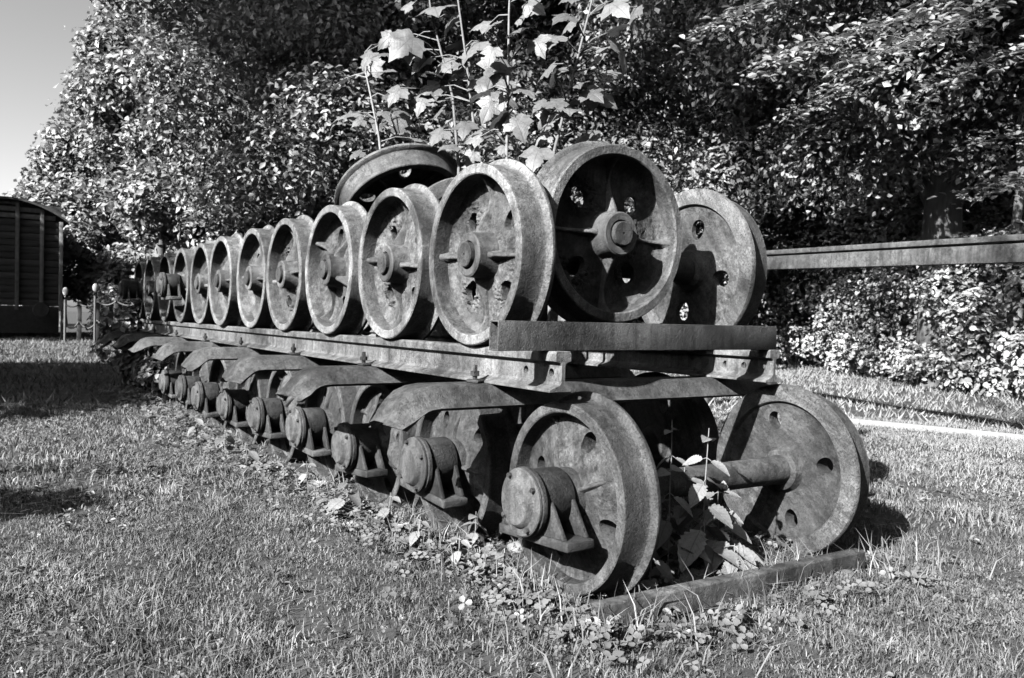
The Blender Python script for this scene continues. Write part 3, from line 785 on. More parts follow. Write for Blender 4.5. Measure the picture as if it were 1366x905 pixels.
# trees standing left of the picture, whose shade falls into it
LG = 'trees left of the picture'
tree('tree', (-8.6, 23.2), 9.5, 3.0, 16000, .26, 'tree left of the picture shading the wagon', 33, LG, zc=6.4, rz=2.8, k=28, br=(.8, 1.4), tr=.18)
tree('tree', (-7.4, 7.1), 6.6, 3.7, 26000, .2, 'tree left of the picture shading the far end of the stack', 31, LG, zc=4.3, rz=1.9, k=34, br=(.7, 1.3), tr=.18)
tree('tree', (-4.45, .75), 2.6, .30, 900, .08, 'young slender tree left of the picture beside the near lawn', 32, LG, zc=1.92, rz=.20, k=7, br=(.10, .20), tr=.03, limbs=6,
     extra=[((-.05+.16*k, .98-.10*k, 1.98+.01*k), .06) for k in range(6)])
for i, (tx_, ty_, zc_, ln) in enumerate([(-11.5, -11.5, 19.6, .5), (-10.5, -7.2, 19.4, 1.2), (-13.0, -7.6, 21.2, 5.2), (-11.5, 5.2, 20.2, -2.0), (-11.8, 7.8, 17.2, -.6), (-14, 7.0, 19.5, -1.6)]):
    tree('tree', (tx_, ty_), 24, 3.1, 6000, .34, 'tall tree with a high crown left of the picture, %s from the back' % ORD[i], 40+i, LG, zc=zc_, rz=3.4, k=24, br=(.8, 1.4), tr=.24, lean=(0, ln))
# overhanging beech sprays at upper right: leafy twigs in flat layers
def spray(pts, n, leaf, label, seed, width=.28):
    rr = random.Random(seed)
    P0 = [Vector(p) for p in pts]
    base = thing('overhanging_branch', P0[0], label, 'branch', 'leafy branches hanging in front of the wood')
    loc = [p-P0[0] for p in P0]
    v, f = [], []; tube_vf(loc, list(np.linspace(.022, .005, len(loc))), 6, v, f)
    C, Nn = [], []
    for _ in range(n):
        s = rr.random()*(len(loc)-1); k = min(int(s), len(loc)-2); p = loc[k].lerp(loc[k+1], s-k)
        d = (loc[k+1]-loc[k]).normalized(); side = d.cross(Vector((0, 0, 1))).normalized()
        q = p+side*rr.gauss(0, width)+Vector((0, 0, rr.gauss(-.02, .07)))+d*rr.gauss(0, .08)
        C.append(q); Nn.append((rr.gauss(-.25, .25), rr.gauss(-.15, .25), rr.gauss(.9, .2)))
        if rr.random() < .10: tube_vf([p, p.lerp(q, .6)+Vector((0, 0, .01)), q], [.006, .004, .002], 4, v, f)
    link('limb', mesh('limb', v, f, M['bark']), base)
    V, F, q = leaves_np(np.array([tuple(c) for c in C]), unit(np.array(Nn)), leaf*rng.uniform(.7, 1.25, n), .58, True, .3)
    o = link('leaves', np_mesh('leaves', V, [F], q, M['leaf']), base); o['kind'] = 'stuff'
sp = [((1330, -60, 9.5), (1260, 5, 9), (1180, 35, 8.5), (1090, 60, 8.2), (1010, 85, 8)),
      ((1380, -40, 9), (1290, 20, 8.2), (1200, 60, 7.7), (1120, 95, 7.4)),
      ((1400, 60, 9), (1340, 75, 8.5), (1270, 105, 8), (1230, 120, 7.8)),
      ((1200, -60, 10), (1100, -20, 9.4), (1000, 10, 9.2), (930, 40, 9)),
      ((1400, 170, 10), (1330, 185, 9.6), (1290, 195, 9.3)),
      ((1395, 230, 9.5), (1330, 245, 9), (1300, 262, 8.8)),
      ((1230, 70, 10.5), (1130, 120, 10), (1050, 150, 9.8))]
splab = ['longest leafy branch sweeping left across the upper right', 'leafy branch just below the longest one at upper right', 'short leafy branch at the right edge above the thick trunk', 'leafy branch along the top edge right of centre',
         'small leafy twig right of the thick trunk', 'leafy twig low at the right edge above the beam', 'shaded leafy branch left of the thick trunk']
for i, pts in enumerate(sp):
    spray([at_depth(*p) for p in pts], [520, 480, 200, 420, 90, 150, 260][i], .10, splab[i], 200+i, [.3, .28, .2, .34, .16, .22, .3][i])

# ------------------------------------------------------------------ maple saplings in the stack
def maple_leaf():
    half = [(0, 0), (.12, -.08), (.26, -.12), (.34, -.04), (.40, .03), (.52, .06), (.49, .17), (.60, .33), (.47, .37), (.34, .42), (.24, .45), (.30, .54), (.25, .62), (.24, .72), (.14, .80), (0, 1.0)]
    pts = half+[(-x, y) for x, y in half[-2:0:-1]]
    v = []
    def zc(x, y): return .12*abs(x)-.55*x*x-.36*(y-.25)**2+.03*math.sin(9*x+4*y)
    for x, y in pts: v.append((x, y, zc(x, y)))
    inner = [(x*.5, .28+(y-.28)*.5) for x, y in pts]; n = len(pts)
    for x, y in inner: v.append((x, y, zc(x, y)-.015))
    v.append((0, .28, -.012)); f = []
    for i in range(n):
        j = (i+1) % n; f.append((i, j, n+j, n+i)); f.append((n+i, n+j, 2*n))
    return mesh('leaf', v, f, M['maple'], 60)
def maple_leaf_dense(): return maple_leaf()
LEAF_M = [maple_leaf()]
SUNV = np.array(SUN_FROM)
def stems_and_leaves(name, label, cat, group, base, stem_pts, r0, leaf_list, leafme, rl, petiole=True, face=.35, mat=None, tocam=.32):
    """leaf_list: (position, size); every leaf a part on its own petiole"""
    t = thing(name, base, label, cat, group); B = Vector(base)
    sp_ = [Vector(p)-B for p in stem_pts]
    v, f = [], []; tube_vf(sp_, list(np.linspace(r0, r0*.35, len(sp_))), 7, v, f)
    leaves = []
    for (p, s) in leaf_list:
        P = Vector(p)-B
        best = min(((sp_[k].lerp(sp_[k+1], q/5)) for k in range(len(sp_)-1) for q in range(6)), key=lambda c: (c-P).length+max(0, c.z-P.z)*.8)
        out = (P-best); outh = Vector((out.x, out.y, 0)); outh = outh.normalized() if outh.length > 1e-3 else Vector((rl.uniform(-1, 1), rl.uniform(-1, 1), 0)).normalized()
        camd = (Vector(CAM)-B-P).normalized()
        nrm = (Vector(SUNV)*face+camd*tocam+Vector((rl.gauss(0, .3), rl.gauss(0, .3), rl.gauss(.55, .3)))).normalized()
        tip = outh*.55+Vector((rl.gauss(0, .3), rl.gauss(0, .3), -.55)); tip = (tip-nrm*tip.dot(nrm)).normalized()
        bs = P-tip*s*.35
        if petiole: tube_vf([best, best.lerp(bs, .5)+Vector((0, 0, .02)), bs], [r0*.4, r0*.3, r0*.22], 5, v, f)
        leaves.append((bs, tip, nrm, s))
    link('stem', mesh('stem', v, f, mat or M['stem'], 60), t)
    for (bs, tip, nrm, s) in leaves:
        o = link('leaf', leafme, t); x = tip.cross(nrm)
        o.matrix_local = Matrix.Translation(bs) @ Matrix((x, tip, nrm)).transposed().to_4x4() @ Matrix.Diagonal((s, s, s, 1))
    return t
rl = random.Random(21)
def px_pts(L, d): return [at_depth(u, v, dd) for (u, v), dd in zip(L, d)]
SAP = [
    ('maple sapling with a straight stem leaning right, tallest at right of the group', [(737, 260), (739, 203), (760, 120), (790, 0), (803, -60)], 3.75,
     [(830, 72, .17), (800, 128, .17), (815, 100, .12), (790, 125, .13), (735, 52, .15), (728, 95, .15), (745, 92, .12), (770, 112, .12), (740, 137, .14), (760, 145, .12), (752, 22, .13), (822, 8, .17), (800, 8, .15), (735, 105, .1), (782, 186, .16), (715, 208, .16), (812, 62, .13), (822, 38, .12), (745, 160, .12), (845, 20, .12)]),
    ('maple sapling with an upright stem in the middle of the group', [(676, 250), (676, 193), (678, 100), (679, 20), (682, -60)], 3.7,
     [(692, 168, .14), (660, 135, .13), (640, 125, .12), (652, 145, .13), (700, 120, .12), (718, 60, .12), (700, 20, .13), (712, 8, .12), (655, 72, .10), (690, 40, .12), (632, 178, .14), (700, 145, .1), (660, 95, .1), (665, 160, .12)]),
    ('maple sapling with a curved stem left of the middle of the group', [(640, 230), (630, 150), (622, 80), (611, 0), (606, -50)], 4.3,
     [(630, 64, .17), (612, 60, .13), (648, 66, .15), (597, 85, .12), (605, 96, .10), (590, 118, .12), (575, 118, .12), (562, 137, .12), (640, 112, .12), (585, 180, .12), (620, 170, .12), (640, 185, .12), (600, 195, .11)]),
    ('maple sapling with big pale leaves high on a short thick stem', [(612, 225), (604, 130), (591, 80), (575, 16), (568, -40)], 4.4,
     [(580, 10, .19), (540, 58, .18), (516, 72, .14), (560, 85, .10), (548, 70, .12), (593, 88, .11), (610, 100, .11), (528, 125, .12), (600, 30, .13)]),
    ('short maple sapling at the left of the group behind the loose wheel', [(508, 205), (505, 180), (495, 130), (488, 97), (487, 70)], 5.1,
     [(465, 153, .15), (478, 98, .11), (525, 127, .13), (530, 168, .14), (536, 176, .12), (452, 110, .1), (512, 60, .1), (500, 92, .11), (476, 205, .08), (560, 186, .12)])]
for i, (lab, st, dep, lv) in enumerate(SAP):
    pts = [at_depth(u, v, dep) for u, v in st]
    root = Vector((pts[0][0], pts[0][1], 0))
    pts = [root, Vector((root.x, root.y, .5))]+[Vector(p) for p in pts]
    L = [(at_depth(u, v, dep+rl.uniform(-.22, .18)), s*.92*dep/3.75) for (u, v, s) in lv]
    # darker inner leaves hanging behind
    for _ in range(9):
        k = rl.randrange(3, len(pts)-1); q = pts[k].lerp(pts[k+1], rl.random()); L.append((np.array(q)+np.clip([rl.gauss(.06, .13), rl.gauss(.1, .13), rl.gauss(.0, .1)], -.25, .25), rl.uniform(.08, .14)))
    stems_and_leaves('maple_sapling', lab, 'sapling', 'maple saplings growing through the stack', root, pts, .011, L, LEAF_M[0], rl)

# ------------------------------------------------------------------ nettles and weeds by the wheels
def nettle_leaf():
    half = [(0, 0)]; n = 9
    for k in range(1, n):
        s = k/n; w_ = .30*math.sin(math.pi*s**.72)**.9
        half.append((w_*1.0, s-.03)); half.append((w_*.86, s+.03))
    half.append((0, 1.0))
    def z(x, y): return .25*abs(x)-.20*(y-.3)**2
    L = [(x, y, z(x, y)) for x, y in half]; Rr = [(-x, y, z(x, y)) for x, y in half[1:-1]]
    mid = [(0, s, z(0, s)-.01) for s in np.linspace(.08, .9, 8)]
    v = L+Rr+mid; nl = len(L); f = []
    r_idx = [0]+[nl+i for i in range(len(Rr))]+[nl-1]; m0 = nl+len(Rr)
    mids = [0]+[m0+i for i in range(8)]+[nl-1]
    def nearest(y): return min(mids, key=lambda i: abs(v[i][1]-y))
    for idx in (list(range(nl)), r_idx):
        for a, b in zip(idx[:-1], idx[1:]):
            p, q = nearest(v[a][1]), nearest(v[b][1])
            poly = [a, b] + ([q] if q not in (a, b) else []) + ([p] if p not in (a, b, q) else [])
            if len(poly) > 2: f.append(tuple(poly))
    return mesh('leaf', v, f, M['nettle'], 60)
LEAF_N = nettle_leaf()
def nettle(base, hgt, label, seed, size=.09, tiers=5, lean=(0, 0), bare=0.0, cat='nettle', grp='nettles growing among the wheels'):
    rr = random.Random(seed); B = Vector(base); t = thing('nettle', base, label, cat, grp)
    top = Vector((lean[0], lean[1], hgt)); pts = [Vector((0, 0, 0)), top*.5+Vector((rr.uniform(-.01, .01), rr.uniform(-.01, .01), 0)), top]
    v, f = [], []; tube_vf(pts, [.0032, .0028, .0016], 6, v, f); LV = []
    for k in range(tiers):
        s = bare+(1-bare)*(k+.6)/tiers; p = pts[0].lerp(pts[1], s*2) if s < .5 else pts[1].lerp(pts[2], min(1, s*2-1))
        sz = size*(1.1-.62*max(0, s-.35)/.65)*rr.uniform(.85, 1.15); a0 = k*math.pi/2+rr.uniform(-.3, .3)+.5
        for q in (0, math.pi):
            a = a0+q; d = Vector((math.cos(a), math.sin(a), rr.uniform(-1.0, -.25)+1.2*max(0, s-.7))).normalized()
            bs = p+d*sz*.25; n = (Vector((0, 0, 1))-d*d.z).normalized()
            n = (n+Vector((rr.gauss(-.2, .2), rr.gauss(-.3, .2), 0)));  n = (n-d*n.dot(d)).normalized()
            tube_vf([p, bs], [.0018, .0012], 4, v, f); LV.append((bs, d, n, sz*1.2))
    link('stem', mesh('stem', v, f, M['stem'], 60), t)
    for bs, d, n, s in LV:
        o = link('leaf', LEAF_N, t); o.matrix_local = Matrix.Translation(bs) @ Matrix((d.cross(n), d, n)).transposed().to_4x4() @ Matrix.Diagonal((s, s, s, 1))
    return t
pn = on_y(940, 770, -.60); nettle((pn[0], -.60, .0), .52, 'tall nettle standing between the two front wheels by the angle iron', 1, .115, 7)
nettle((pn[0]-.10, -.52, 0), .40, 'dark leafy nettle left of the tall one between the front wheels', 2, .105, 5)
nettle((pn[0]+.02, -.47, 0), .36, 'shaded nettle behind the tall one', 3, .10, 4)
nettle((pn[0]-.21, -.55, 0), .17, 'low nettle tucked against the flange of the front left wheel', 9, .10, 3)
pn = on_y(893, 690, -.25); nettle((pn[0], -.25, 0), .50, 'nettle top showing just right of the front left wheel', 4, .085, 5)
pn = on_ground(634, 735); nettle((pn[0], pn[1], 0), .15, 'small nettle between the first and second axle boxes', 5, .08, 5)
pn = on_ground(462, 690); nettle((pn[0], pn[1], 0), .17, 'broad leafed weed beside the third axle box', 6, .095, 5)
pn = on_ground(672, 775); nettle((pn[0], pn[1], 0), .11, 'small leafy weed at the foot of the front left wheel', 7, .065, 3)
for k, (u, v, hh, sz, lab) in enumerate([(560, 735, .13, .07, 'low leafy weed under the second axle box'), (520, 705, .15, .075, 'leafy weed left of the second axle box'), (408, 655, .15, .08, 'leafy weed under the fourth axle box'), (300, 605, .16, .085, 'leafy weed under the sixth axle box'), (262, 590, .18, .09, 'leafy weed by the seventh axle box'), (612, 760, .12, .06, 'low weed between the first two wheels')]):
    pn = on_ground(u, v); nettle((pn[0], pn[1], 0), hh, lab, 60+k, sz, 4, cat='weed', grp='weeds along the foot of the bottom row')
pn = on_ground(330, 625); nettle((pn[0], pn[1], 0), .14, 'broad leafed weed below the fifth axle box', 8, .12, 2)

for k, (dx, yy_, hh, lab) in enumerate([(.10, -.56, .30, 'low nettle right of the tall one'), (.17, -.45, .33, 'leafy nettle near the right hand front wheel'), (-.16, -.40, .42, 'shaded nettle close behind the front left wheel'), (-.02, -.30, .33, 'nettle deep between the front wheels'), (.08, -.66, .12, 'seedling nettle just behind the angle iron')]):
    px_ = on_y(940, 770, -.60); nettle((px_[0]+dx, yy_, 0), hh, lab, 30+k, .11, 6)
shrub(160, 420, 24.5, 1.5, .9, 3500, .11, 'low sunlit bush behind the right end of the rope fence', 311, None, mat='leaf_hedge', k=14, name='bush', br=(.3, .55))
# bramble on the far end of the stack
shrub(172, 470, 9.2, .95, .32, 1500, .075, 'dark bramble covering the far end of the stack', 300, None, mat='leaf', fine=True, k=12, name='bramble', br=(.14, .26), cat='bramble')
shrub(212, 470, 8.0, .62, .22, 420, .06, 'small bramble climbing over the far sleepers', 301, None, mat='leaf', fine=True, k=8, name='bramble', br=(.1, .16), cat='bramble')

# ------------------------------------------------------------------ steel beam on posts at right
A = at_depth(940, 351.5, 9.1); B = at_depth(1450, 328, 5.0)
def ibeam():
    d = B-A; L = float(np.linalg.norm(d)); t = thing('steel_beam', A, 'long weathered steel beam raised on posts before the hedge at right', 'beam')
    H = .185
    prof = [(-.05, -H/2), (.05, -H/2), (.05, H/2-.062), (.03, H/2-.056), (.03, H/2-.046), (.062, H/2-.042), (.062, H/2-.004), (.056, H/2), (-.056, H/2), (-.062, H/2-.004), (-.062, H/2-.042), (-.03, H/2-.046), (-.03, H/2-.056), (-.05, H/2-.062)]
    me = prism('beam', prof, 'y', 0, L, M['fence_beam'], .003); o = link('beam', me, t)
    y = Vector(d).normalized(); x = y.cross(Vector((0, 0, 1))).normalized(); z = x.cross(y)
    o.matrix_local = Matrix((x, y, z)).transposed().to_4x4()
    for s in (.03, .95):
        p = Vector(d)*s; hgt = A[2]+p.z-H/2
        po = link('post', box_mesh('post', -.05, .05, -.05, .05, -hgt-.1, 0, M['fence_beam'], .004), t); po.location = (p.x, p.y, p.z-H/2)
ibeam()
A2, B2 = on_ground(1125, 563), on_ground(1420, 592)
d = B2-A2; o = link('timber_edging', box_mesh('timber_edging', -.022, .022, 0, float(np.linalg.norm(d)), -.03, .040, M['wood_pale'], .006)); o.location = A2
o.rotation_euler = (0, 0, math.atan2(d[1], d[0])-math.pi/2); tag(o, 'pale timber edging lying in the grass at right before the hedge', 'timber')

# ------------------------------------------------------------------ wagon and rope fence, far left
def wagon():
    y0 = 25.0; x1 = .62; x0 = -2.25; zb, ze, za = .95, 3.45, 4.02
    t = thing('freight_wagon', ((x0+x1)/2, y0, 0), 'dark wooden freight wagon with arched roof at the left edge', 'wagon')
    cx = (x0+x1)/2; hw_ = (x1-x0)/2
    n = 13; hb = (ze-zb)/n
    for k in range(n):
        b_ = link('board', box_mesh('board', -hw_+.02, hw_-.02, 0, .05, 0, hb-.02, M['wood_dark'], .004), t); b_.location = (0, random.uniform(-.006, .006), zb+k*hb)
    link('lining', box_mesh('lining', -hw_+.05, hw_-.05, .07, .10, zb, za-.12, M['post'], 0), t)
    def arch(x): return ze+(za-ze)*(1-(x/hw_)**2)
    for k in range(3):
        z = ze+.02+k*.19; half = hw_*math.sqrt(max(.05, 1-(z+.13-ze)/(za-ze)))
        b_ = link('board', box_mesh('board', -half, half, 0, .05, 0, .13, M['wood_mid'], .004), t); b_.location = (0, -.02, z)
    for x in (-hw_+.06, -hw_*.36, hw_*.36-.25, hw_*.72-.15, hw_-.06):
        zz = arch(x)-.06
        p = link('post', box_mesh('post', -.05, .05, -.09, -.012, zb-.15, zz, M['wood_mid'], .006), t); p.location = (x, 0, 0)
    v, f = [], []; nseg = 18
    for yy in (-.25, 6.5):
        for lay in (0, -.06):
            for k in range(nseg+1):
                x = -hw_-.12+(2*hw_+.24)*k/nseg; v.append((x, yy, ze+(za-ze)*(1-(x/(hw_+.12))**2)+.02+lay))
    m_ = nseg+1
    for k in range(nseg):
        f += [(k, k+1, 2*m_+k+1, 2*m_+k), (m_+k, 3*m_+k, 3*m_+k+1, m_+k+1), (k, m_+k, m_+k+1, k+1), (2*m_+k, 2*m_+k+1, 3*m_+k+1, 3*m_+k)]
    f += [(0, 2*m_, 3*m_, m_), (nseg, m_+nseg, 3*m_+nseg, 2*m_+nseg)]
    link('roof', mesh('roof', v, f, M['roofing'], 30), t)
    for sx in (-1, 1):
        s_ = link('side_wall', box_mesh('side_wall', -.03, .03, .06, 6.3, zb, ze, M['wood_dark'], .004), t); s_.location = (sx*(hw_-.04), 0, 0)
    link('underframe_shadow', box_mesh('underframe_shadow', -hw_+.1, hw_-.1, -.06, 6.3, .14, zb-.02, M['post'], .01), t)  # underframe deepened into a dark block standing for the shadow under the wagon
    for sx in (-.85, .85):
        bf = link('buffer', lathe_mesh('buffer', [(0, -.5), (.2, -.5), (.22, -.47), (.2, -.44), (.08, -.42), (.08, -.1), (.13, -.08), (.13, 0)], M['post'], 20), t)
        bf.rotation_euler = (0, 0, math.pi/2); bf.location = (sx, -.05, zb-.12)
        for yy in (1.3, 4.9):
            wh = link('wheel', lathe_mesh('wheel', [(0, -.05), (.42, -.05), (.46, -.06), (.46, .05), (.5, .055), (.5, .08), (0, .06)], M['post'], 32), t); wh.location = (sx*.8, yy, .5)
wagon()
def fence():
    dd = 22.5
    def px(u, v): return Vector(at_depth(u, v, dd))
    t = thing('rope_fence', (px(118, 440).x, px(118, 440).y, 0), 'rope fence with dark posts right of the wagon', 'fence'); B0 = t.location.copy()
    posts = []
    for u, top in ((84, 400), (106, 402), (130, 399), (155, 398), (185, 400)):
        p = px(u, top); po = link('post', box_mesh('post', -.055, .055, -.055, .055, -.3, p.z, M['post'], .01), t); po.location = (p.x-B0.x, p.y-B0.y, 0); posts.append(Vector((p.x, p.y, p.z)))
    rail_ = []
    for a, b in zip(posts[:-1], posts[1:]):
        for fz, sag in ((.93, .10), (.5, .22)):
            v, f = [], []; L = []
            for k in range(9):
                s = k/8; q = a.lerp(b, s); L.append(Vector((q.x-B0.x, q.y-B0.y-.07, q.z*fz-sag*4*s*(1-s))))
            tube_vf(L, [.022]*9, 6, v, f); link('rope', mesh('rope', v, f, M['rope'], 60), t)
    for u, v_, lab in ((87, 389, 'white oval marker on a pale post beside the wagon'), (127, 384, 'white oval marker on a pale post right of the other one')):
        p = Vector(at_depth(u, v_, 22.0)); g = thing('marker_post', (p.x, p.y, 0), lab, 'marker post', 'white markers by the fence')
        v, f = tube_vf([(0, 0, -.2), (0, 0, p.z-.22)], [.03, .03], 8); link('post', mesh('post', v, f, M['rope'], 60), g)
        me = lathe_mesh('plate', [(0, -.02), (.10, -.02), (.112, -.012), (.112, .012), (.10, .02), (0, .02)], M['white'], 28); o = link('plate', me, g)
        o.location = (0, -.03, p.z); o.rotation_euler = (0, 0, math.pi/2+.15); o.scale = (.5, .6, 1.0)
fence()

# ------------------------------------------------------------------ grass, clover, straw
def wedge(n, d0, d1, half=44, pw=1.0):
    a = YAW+np.radians(rng.uniform(-half, half, n)); d = np.sqrt(rng.uniform(d0**2, d1**2, n)) if pw == 1 else (d0+(d1-d0)*rng.random(n)**pw)
    return CAM[0]+np.sin(a)*d, CAM[1]+np.cos(a)*d, d
def under_stack(x, y): return (x > .02) & (x < 1.5) & (y > -.72) & (y < 8)
def blades(x, y, hgt, wid, lean, seg2=True):
    n = len(x); z = ground_z(x, y)-.015; a = rng.uniform(0, 2*math.pi, n); la = rng.uniform(0, 2*math.pi, n)
    s = np.stack([np.cos(a), np.sin(a), np.zeros(n)], -1)*(wid/2)[:, None]; l = np.stack([np.cos(la), np.sin(la), np.zeros(n)], -1)*(lean*hgt)[:, None]
    b = np.stack([x, y, z], -1); up = np.array([0, 0, 1.0])
    if seg2:
        mid = b+l*.3+up*(hgt*.55)[:, None]; tip = b+l+up*(hgt*np.sqrt(np.clip(1-.5*lean**2, .15, 1)))[:, None]
        V = np.stack([b-s, b+s, mid+s*.8, mid-s*.8, tip], 1).reshape(-1, 3); k = np.arange(n)*5
        return V, [np.stack([k, k+1, k+2, k+3], -1), np.stack([k+3, k+2, k+4], -1)], np.repeat(rng.random(n), 5)
    tip = b+l+up*hgt[:, None]; V = np.stack([b-s, b+s, tip], 1).reshape(-1, 3); k = np.arange(n)*3
    return V, [np.stack([k, k+1, k+2], -1)], np.repeat(rng.random(n), 3)
def patch(x, y, sc=1.0, ph=0.0):
    return .5+.25*np.sin(sc*2.3*x+1.1*sc*y+ph)+.25*np.sin(sc*1.3*y-2.9*sc*x+2+ph)
def grass_obj(name, label, x, y, h0, w0, lean, seg2=True, bright=None):
    ok = (~under_stack(x, y) | (rng.random(len(x)) < .25)) & (rng.random(len(x)) < .10+2.4*patch(x, y, 3.1, 4.0)*patch(x, y, 8.7, 1.2)+.25*patch(x, y, .9, 2.0)+np.clip((np.hypot(x-CAM[0], y-CAM[1])-6)/4, 0, 1)); x, y = x[ok], y[ok]; n = len(x)
    hg = h0*rng.uniform(.35, 1.35, n)*(.55+.8*patch(x, y, 1.7)*patch(x, y, 5.1, 2.0)*1.6); wd = w0*rng.uniform(.7, 1.3, n)
    V, F, q = blades(x, y, hg, wd, rng.uniform(*lean, n), seg2)
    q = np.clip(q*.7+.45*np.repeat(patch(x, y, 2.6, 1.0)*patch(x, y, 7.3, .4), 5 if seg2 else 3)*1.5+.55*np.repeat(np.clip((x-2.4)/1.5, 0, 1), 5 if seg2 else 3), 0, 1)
    o = link(name, np_mesh(name, V, F, q, M['grass'])); tag(o, label, 'grass', None, 'stuff'); return o
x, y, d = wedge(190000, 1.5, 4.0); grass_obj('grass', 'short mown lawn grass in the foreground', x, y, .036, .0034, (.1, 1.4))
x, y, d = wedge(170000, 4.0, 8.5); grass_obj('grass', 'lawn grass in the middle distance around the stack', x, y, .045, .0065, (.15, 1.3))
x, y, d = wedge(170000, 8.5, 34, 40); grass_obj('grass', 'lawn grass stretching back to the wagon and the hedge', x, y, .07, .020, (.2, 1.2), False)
# taller tufts against the ironwork
tx, ty = [], []
for (u, v, n, s) in [(800, 845, 40, .07), (860, 838, 14, .06), (1000, 795, 40, .10), (1180, 770, 70, .10), (1210, 740, 50, .10), (580, 735, 70, .08), (520, 705, 50, .08), (700, 800, 40, .06), (1060, 770, 30, .08), (1010, 780, 30, .06), (440, 660, 40, .08), (880, 860, 30, .12), (1000, 850, 20, .15), (740, 850, 40, .12), (620, 770, 40, .08)]:
    p = on_ground(u, v); tx += list(p[0]+rng.normal(size=n)*s); ty += list(p[1]+rng.normal(size=n)*s)
tx, ty = np.array(tx), np.array(ty); hg = rng.uniform(.05, .17, len(tx))
V, F, q = blades(tx, ty, hg, rng.uniform(.003, .006, len(tx)), rng.uniform(.1, .9, len(tx)))
tag(link('grass', np_mesh('grass', V, F, np.clip(q+.25, 0, 1), M['grass'])), 'taller grass tufts left uncut against the ironwork', 'grass', None, 'stuff')
# broad leaves of clover and low weeds in the turf
def clover(name, label, x, y, size, zh, fan=3):
    n = len(x); z = ground_z(x, y)+zh*rng.uniform(.4, 1.1, n); c = np.stack([x, y, z], -1)
    nr = unit(np.stack([rng.normal(-.15, .35, n), rng.normal(-.1, .35, n), np.ones(n)], -1)); a0 = rng.uniform(0, 2*math.pi, n)
    ref = unit(np.cross(nr, np.array([.31, .95, 0]))); ref2 = np.cross(nr, ref); s = (size*rng.uniform(.6, 1.3, n))[:, None]
    VV, QQ = [], []; rr_ = rng.random(n)
    for k in range(fan):
        a = a0+k*2*math.pi/max(fan, 3); d = ref*np.cos(a)[:, None]+ref2*np.sin(a)[:, None]; e = np.cross(nr, d)
        pts = [c+d*s*.05, c+d*s*.45+e*s*.36+nr*s*.10, c+d*s*.85+e*s*.34+nr*s*.10, c+d*s*1.0+nr*s*.02, c+d*s*.85-e*s*.34+nr*s*.10, c+d*s*.45-e*s*.36+nr*s*.10]
        VV.append(np.stack(pts, 1).reshape(-1, 3)); QQ.append(np.repeat(rr_, 6))
    V = np.concatenate(VV); k = np.arange(n*fan)*6
    F = np.concatenate([np.stack([k, k+3, k+2, k+1], -1), np.stack([k, k+5, k+4, k+3], -1)])
    o = link(name, np_mesh(name, V, [F], np.concatenate(QQ), M['clover'])); tag(o, label, 'clover', None, 'stuff')
n = 1500; yy = rng.uniform(-.95, 7.5, n)**1; xx = -.02-np.abs(rng.normal(size=n))*.17+.04*np.clip(yy, 0, 2)*-1
clover('clover', 'clover and low leafy weeds along the foot of the bottom row', xx+.05, yy, .021, .05)
n = 110; xx = rng.uniform(-.15, 1.3, n); yy = -.90-np.abs(rng.normal(size=n))*.10-.04*xx
clover('clover', 'clover in front of the angle iron bar', xx, yy, .022, .04)
x, y, d = wedge(46000, 1.6, 8); k = rng.random(len(x)) < patch(x, y, 1.3)**2.2
clover('clover', 'small clover leaves scattered through the lawn', x[k], y[k], .0095, .020)
n = 160; xx = rng.uniform(.25, 1.2, n); yy = rng.uniform(-.72, .3, n)
clover('clover', 'shaded ground weeds between the front wheels', xx, yy, .02, .04)
# broad-leaved rosettes (plantain, dandelion) in the turf and along the ironwork
def rosettes(cx, cy, size, label):
    n0 = len(cx); C, Nn, L = [], [], []
    for x_, y_, s_ in zip(cx, cy, size):
        for k in range(rng.integers(4, 8)):
            a = rng.uniform(0, 2*math.pi); C.append((x_+math.cos(a)*s_*.45, y_+math.sin(a)*s_*.45, float(ground_z(x_, y_))+rng.uniform(.012, .035))); Nn.append((rng.normal(-.1, .4), rng.normal(0, .4), 1.0)); L.append(s_*rng.uniform(.7, 1.2))
    V, F, q = leaves_np(np.array(C), unit(np.array(Nn)), np.array(L), .5, True, 0, .16)
    tag(link('lawn_weeds', np_mesh('lawn_weeds', V, [F], q, M['clover'])), label, 'weeds', None, 'stuff')
x, y, d = wedge(900, 1.9, 8); k = (rng.random(900) < patch(x, y, 1.9, 3.0)**2*1.6) & ~under_stack(x, y)
rosettes(x[k], y[k], rng.uniform(.02, .04, k.sum()), 'broad leaved weeds scattered through the lawn')
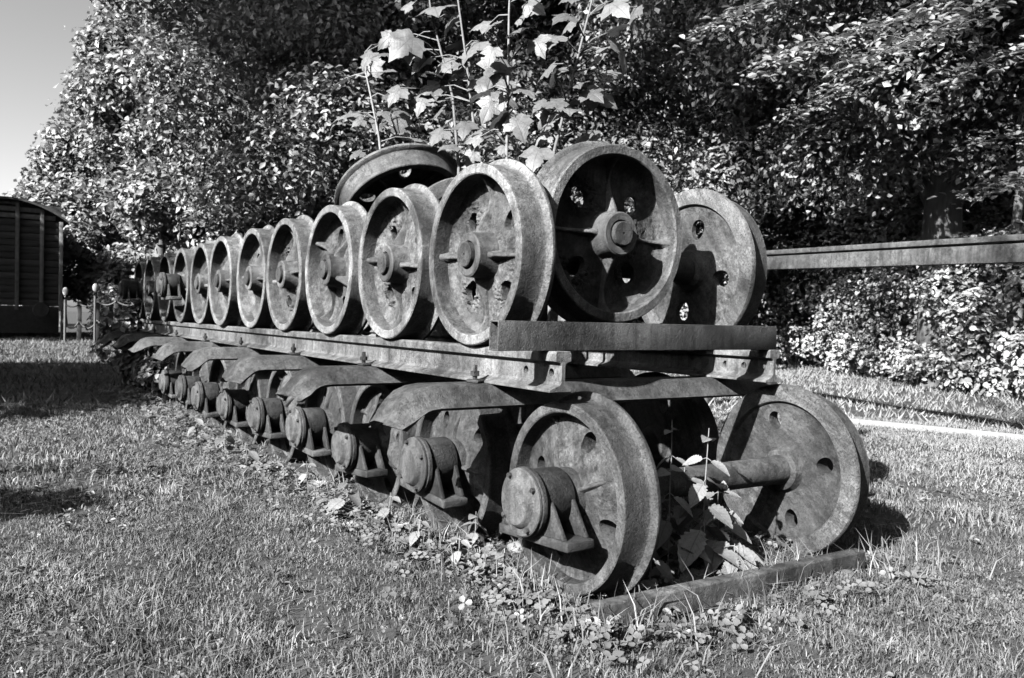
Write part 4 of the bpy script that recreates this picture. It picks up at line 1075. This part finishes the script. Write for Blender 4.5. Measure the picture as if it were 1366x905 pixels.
yy = rng.uniform(-.9, 6.5, 200); rosettes(-.02-np.abs(rng.normal(size=200))*.09-.03*np.clip(yy, 0, 2), yy, rng.uniform(.03, .06, 200), 'broad leaved weeds crowding the foot of the bottom row')
# dry straw lying on the turf
x, y, d = wedge(2600, 1.6, 6); n = len(x); a = rng.uniform(0, 2*math.pi, n); L = rng.uniform(.03, .09, n)
dv = np.stack([np.cos(a), np.sin(a), rng.normal(0, .12, n)], -1)*L[:, None]; c = np.stack([x, y, ground_z(x, y)+.03], -1); sd = np.stack([-np.sin(a), np.cos(a), np.zeros(n)], -1)*.0016
V = np.stack([c-dv/2-sd, c-dv/2+sd, c+dv/2+sd, c+dv/2-sd], 1).reshape(-1, 3); k = np.arange(n)*4
tag(link('straw', np_mesh('straw', V, [np.stack([k, k+1, k+2, k+3], -1)], np.repeat(rng.uniform(.7, 1, n), 4), M['clover'])), 'dry straw bits lying on the mown lawn', 'straw', None, 'stuff')
x, y, d = wedge(150, 2.2, 7); C_ = np.stack([x, y, ground_z(x, y)+.008], -1)
V, F, q = leaves_np(C_, unit(np.stack([rng.normal(0, .25, 150), rng.normal(0, .25, 150), np.ones(150)], -1)), rng.uniform(.018, .036, 150), .6, True, 0, .12)
tag(link('fallen_leaves', np_mesh('fallen_leaves', V, [F], q, M['clover'])), 'dry fallen leaves scattered over the lawn', 'leaves', None, 'stuff')
# stones by the bar
for i, (u, v, s, lab) in enumerate([(1128, 775, .045, 'grey stone wedged under the right end of the angle iron'), (690, 735, .04, 'rounded stone beside the front axle box foot')]):
    p = on_ground(u, v); bm = bmesh.new(); bmesh.ops.create_icosphere(bm, subdivisions=2, radius=s)
    for q in bm.verts: q.co *= 1+.25*noise.noise(q.co*30+Vector((i, 0, 0)))
    for q in bm.verts: q.co.z *= .6
    me = bpy.data.meshes.new('stone'); bm.to_mesh(me); bm.free(); me.materials.append(M['stone']); me.polygons.foreach_set('use_smooth', [True]*len(me.polygons))
    o = link('stone', me); o.location = (p[0], p[1], .012); tag(o, lab, 'stone')
